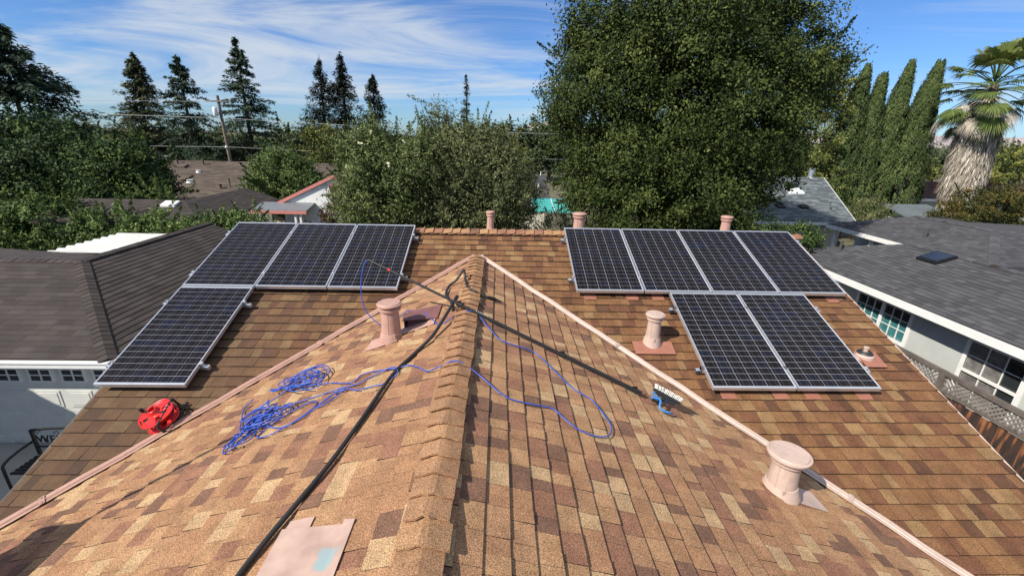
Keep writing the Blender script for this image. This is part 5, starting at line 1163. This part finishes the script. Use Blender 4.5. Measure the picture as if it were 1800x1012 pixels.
# right hand side: yellow-green tree, cypresses, palm, shrubs
tree('poplar_tree', 'yellow green feathery tree leaning out behind the right side of the oak', 'tree', (20.8, 31, 0),
     [(20.6, 31, 7.4, 2.3, 2.0, 4.2), (21.6, 31, 9.8, 1.5, 1.4, 2.3), (20.2, 30.6, 4.6, 2.8, 2.0, 2.0)], 66000, .14, L_yell, .22, nclump=520, cr=.38, sprig=.25, sl=1.2, tint0=.5, ratio=.4)
def cypress(lab, x, y, h, R, lean=0, n=44000, mat=L_cyp, zb=1.6):
    t = thing('cypress_tree', lab, 'tree', (x, y, 0), 'tall columnar cypresses')
    MB().tube([(x, y, 0), (x + lean * .5, y, h * .5), (x + lean, y, h * .97)], [.22, .14, .02], 7).build('trunk', m_bark, t, smooth=True)
    nc = 1100; s = rng.random(nc) ** .8; az = rng.uniform(0, 2 * PI, nc)
    prof = np.where(s < .12, .75 + s / .12 * .25, (1 - (np.clip(s - .12, 0, 1) / .88) ** 1.15 * .93))
    rr = R * prof * (1 + .09 * np.sin(az * 3 + s * 9) + .06 * rng.normal(size=nc)) * np.where(rng.random(nc) < .12, rng.uniform(.5, .9, nc), 1)
    ci = rng.integers(0, nc, n); t_ = rng.random(n)
    hd = np.stack([np.cos(az), np.sin(az), np.zeros(nc)], 1)
    C = np.stack([x + lean * s + rr * np.cos(az), y + rr * np.sin(az), zb + s * (h - zb)], 1)
    gd = norm(hd * .13 + V3(0, 0, 1) + rand_dirs(nc) * .12)
    P = C[ci] + gd[ci] * (t_ * .62 - .22)[:, None] + rng.normal(size=(n, 3)) * (.12 * (1.05 - t_))[:, None] * V3(1, 1, .8)
    N = hd[ci] + rand_dirs(n) * .5 + V3(0, 0, .25); D = gd[ci] + rand_dirs(n) * .35
    L = .125 * rng.uniform(.6, 1.3, n); Vv, F = leaf_quads(P, N, D, L, L * .42)
    fast_mesh('crown', Vv, F, np.clip(.42 + rng.normal(0, .15, nc)[ci] + .28 * (t_ - .5) + rng.normal(0, .12, n), 0, 1), mat, t); return t
cypress('leftmost tall cypress, half behind the yellow green tree', 22.9, 30.5, 11.0, 1.5, .7)
cypress('second cypress from the left with the lowest tip', 24.3, 30.2, 10.5, 1.3, .25)
cypress('third cypress from the left with a narrow pointed tip', 25.4, 30.0, 11.2, 1.35, .55)
cypress('rightmost and widest cypress, nearest the palm', 26.6, 29.5, 11.2, 1.55, .75, 54000)
cypress('thin reddish cypress tip between the second and third cypresses', 25.1, 31.5, 10.6, .55, .2, 5000, L_rbush)
# fan palm
PX, PY = 27.5, 26.0
palm = thing('fan_palm', 'fan palm with thick skirt of pale dead fronds at the right edge', 'palm tree', (PX, PY, 0))
MB().tube([(PX + .4, PY, 0), (PX + .1, PY, 5), (PX, PY, 9.75)], [.42, .34, .26], 12).build('trunk', m_bark, palm, smooth=True)
n = 16000; s = rng.random(n); az = rng.uniform(0, 2 * PI, n)
zz = 2.1 + s * 6.3; rr = (.66 + .24 * np.sin(np.clip((zz - 2.1) / 6.3, 0, 1) * PI) ** .7) * rng.uniform(.6, 1.1, n) * np.where(zz > 7.7, .9, 1)
hd = np.stack([np.cos(az), np.sin(az), 0 * az], 1)
P = np.stack([PX + .35 * (1 - s) + rr * np.cos(az), PY + rr * np.sin(az), zz], 1)
D = V3(0, 0, -1) + rand_dirs(n) * .22 + hd * .15; N = hd + rand_dirs(n) * .5; L = rng.uniform(.3, .95, n)
Vv, F = leaf_quads(P, N, D, L, L * .075)
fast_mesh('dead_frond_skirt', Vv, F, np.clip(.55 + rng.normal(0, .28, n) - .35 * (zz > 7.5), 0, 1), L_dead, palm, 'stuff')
def frond(az, el, ln, fan, dead=False, dr=.25):
    """petiole and fan blade of a palm leaf"""
    o = V3(PX, PY, 9.5 + .5 * math.sin(el)); d = V3(math.cos(az) * math.cos(el), math.sin(az) * math.cos(el), math.sin(el)); sd = unit(np.cross(d, (0, 0, 1)) + V3(0, 0, 1e-3)); upv = np.cross(sd, d)
    tip = o + d * ln - V3(0, 0, dr * ln * .4); mb = MB()
    mb.tube(smooth_path([o, o + d * ln * .5 + V3(0, 0, .02), tip], 4), np.linspace(.035, .018, 9), 5)
    fr_ = mb.build('frond', L_dead if dead else L_palm, palm)
    P_, D_, N_, L_, T_ = [], [], [], [], []; V = []; Fq = []; tt = []
    dt = unit(tip - (o + d * ln * .5)); nb_ = 34
    for k in range(nb_):
        a = (k / (nb_ - 1) - .5) * 2 * 1.9; bl = fan * (1 - .22 * abs(a) / 1.9) * random.uniform(.88, 1.08)
        bd = unit(dt * math.cos(a) + sd * math.sin(a)); pn = unit(np.cross(bd, sd * math.cos(a) - dt * math.sin(a)))
        w_ = .026 * fan / .9; side = np.cross(pn, bd); q0 = tip; q1 = tip + bd * bl * .55 + V3(0, 0, -.04 * bl); q2 = tip + bd * bl * (.86 if not dead else .7) + V3(0, 0, -(.22 if not dead else .55) * bl - random.uniform(0, .12))
        i0 = len(V); V += [q0, q1 - side * w_ + pn * .012, q2, q1 + side * w_ + pn * .012]; Fq.append((i0, i0 + 1, i0 + 2, i0 + 3)); tt.append(np.clip(.5 + random.gauss(0, .16) + (.2 if el > .5 else 0), 0, 1))
    fast_mesh('fan_blade', np.array(V), np.array(Fq), tt, L_dead if dead else L_palm, fr_)
pr = random.Random(5)
for i in range(52):
    el = [1.3, 1.0, .8, .55, .35, .15, 0, -.25, -.5, -.8][i % 10] + pr.uniform(-.15, .15); frond(i * 2.399 + pr.uniform(-.3, .3), el, pr.uniform(1.3, 2.0), pr.uniform(.9, 1.25), False, pr.uniform(.1, .5))
for i in range(20): frond(i * 2.399 + 1, -.35 - pr.random() * .75, pr.uniform(1.3, 2.1), pr.uniform(.7, 1.0), True)
tree('maple_shrub', 'spreading dark green shrub with orange tinged top in front of the palm', 'shrub', (21.6, 18.8, 0),
     [(21.8, 18.8, 4.05, 1.9, 1.3, .70), (23.4, 18.6, 4.3, 1.6, 1.3, .60), (20.3, 18.8, 3.3, 1.2, 1.0, .55), (22.4, 18.5, 3.4, 1.7, 1.2, .55)], 42000, .085, L_maple, .14, nclump=420, cr=.24, sprig=.25, tint0=.42, ratio=.5)
tree('clipped_hedge', 'dark clipped hedge behind the right end of the upper solar panels', 'hedge', (9.4, 14.6, 0), [(8.8, 14.6, 3.0, 1.6, .9, 1.05), (10.3, 14.5, 2.95, .75, .8, 1.0)], 26000, .07, L_dark, .1, nclump=300, cr=.2, sprig=.1, tint0=.62, ratio=.55)
tree('ground_shrub', 'olive coloured low shrub at the foot of the cypresses', 'shrub', (21.7, 25, 0), [(21.5, 25, 2.5, 1.1, .9, 1.1)], 9000, .10, L_oliv, .08, nclump=120, cr=.25, sprig=.4, tint0=.55, ratio=.35)
tree('small_palm_shrub', 'yellowish fan-leaved shrub right of the palm skirt', 'shrub', (37, 34, 0), [(36.5, 34, 4.6, 1.9, 1.2, 1.5), (39.3, 34, 5.2, 1.6, 1.2, 1.3)], 9000, .22, L_yell, .12, nclump=120, cr=.4, sprig=.6, tint0=.65, ratio=.3)
tree('vine', 'bright green vine sprigs growing up beside the left roof edge', 'vine', (-4.75, 3.6, 0), [(-4.62, 4.05, 2.55, .16, .30, .22), (-4.72, 3.3, 2.25, .18, .35, .25), (-5.2, 3.55, 2.15, .2, .2, .15)], 900, .075, L_hedge, .03, nclump=46, cr=.09, sprig=.8, sl=1.0, tint0=.75, ratio=.42)
tree('grey_shrub', 'grey green shrub below the teal canopy in the gap beside the oak', 'shrub', (2.3, 15.6, 0), [(2.2, 15.6, 2.9, .9, .8, 1.0), (3.0, 15.2, 2.7, .7, .7, .9)], 14000, .07, L_oliv, .06, nclump=160, cr=.2, sprig=.3, tint0=.55, ratio=.4)
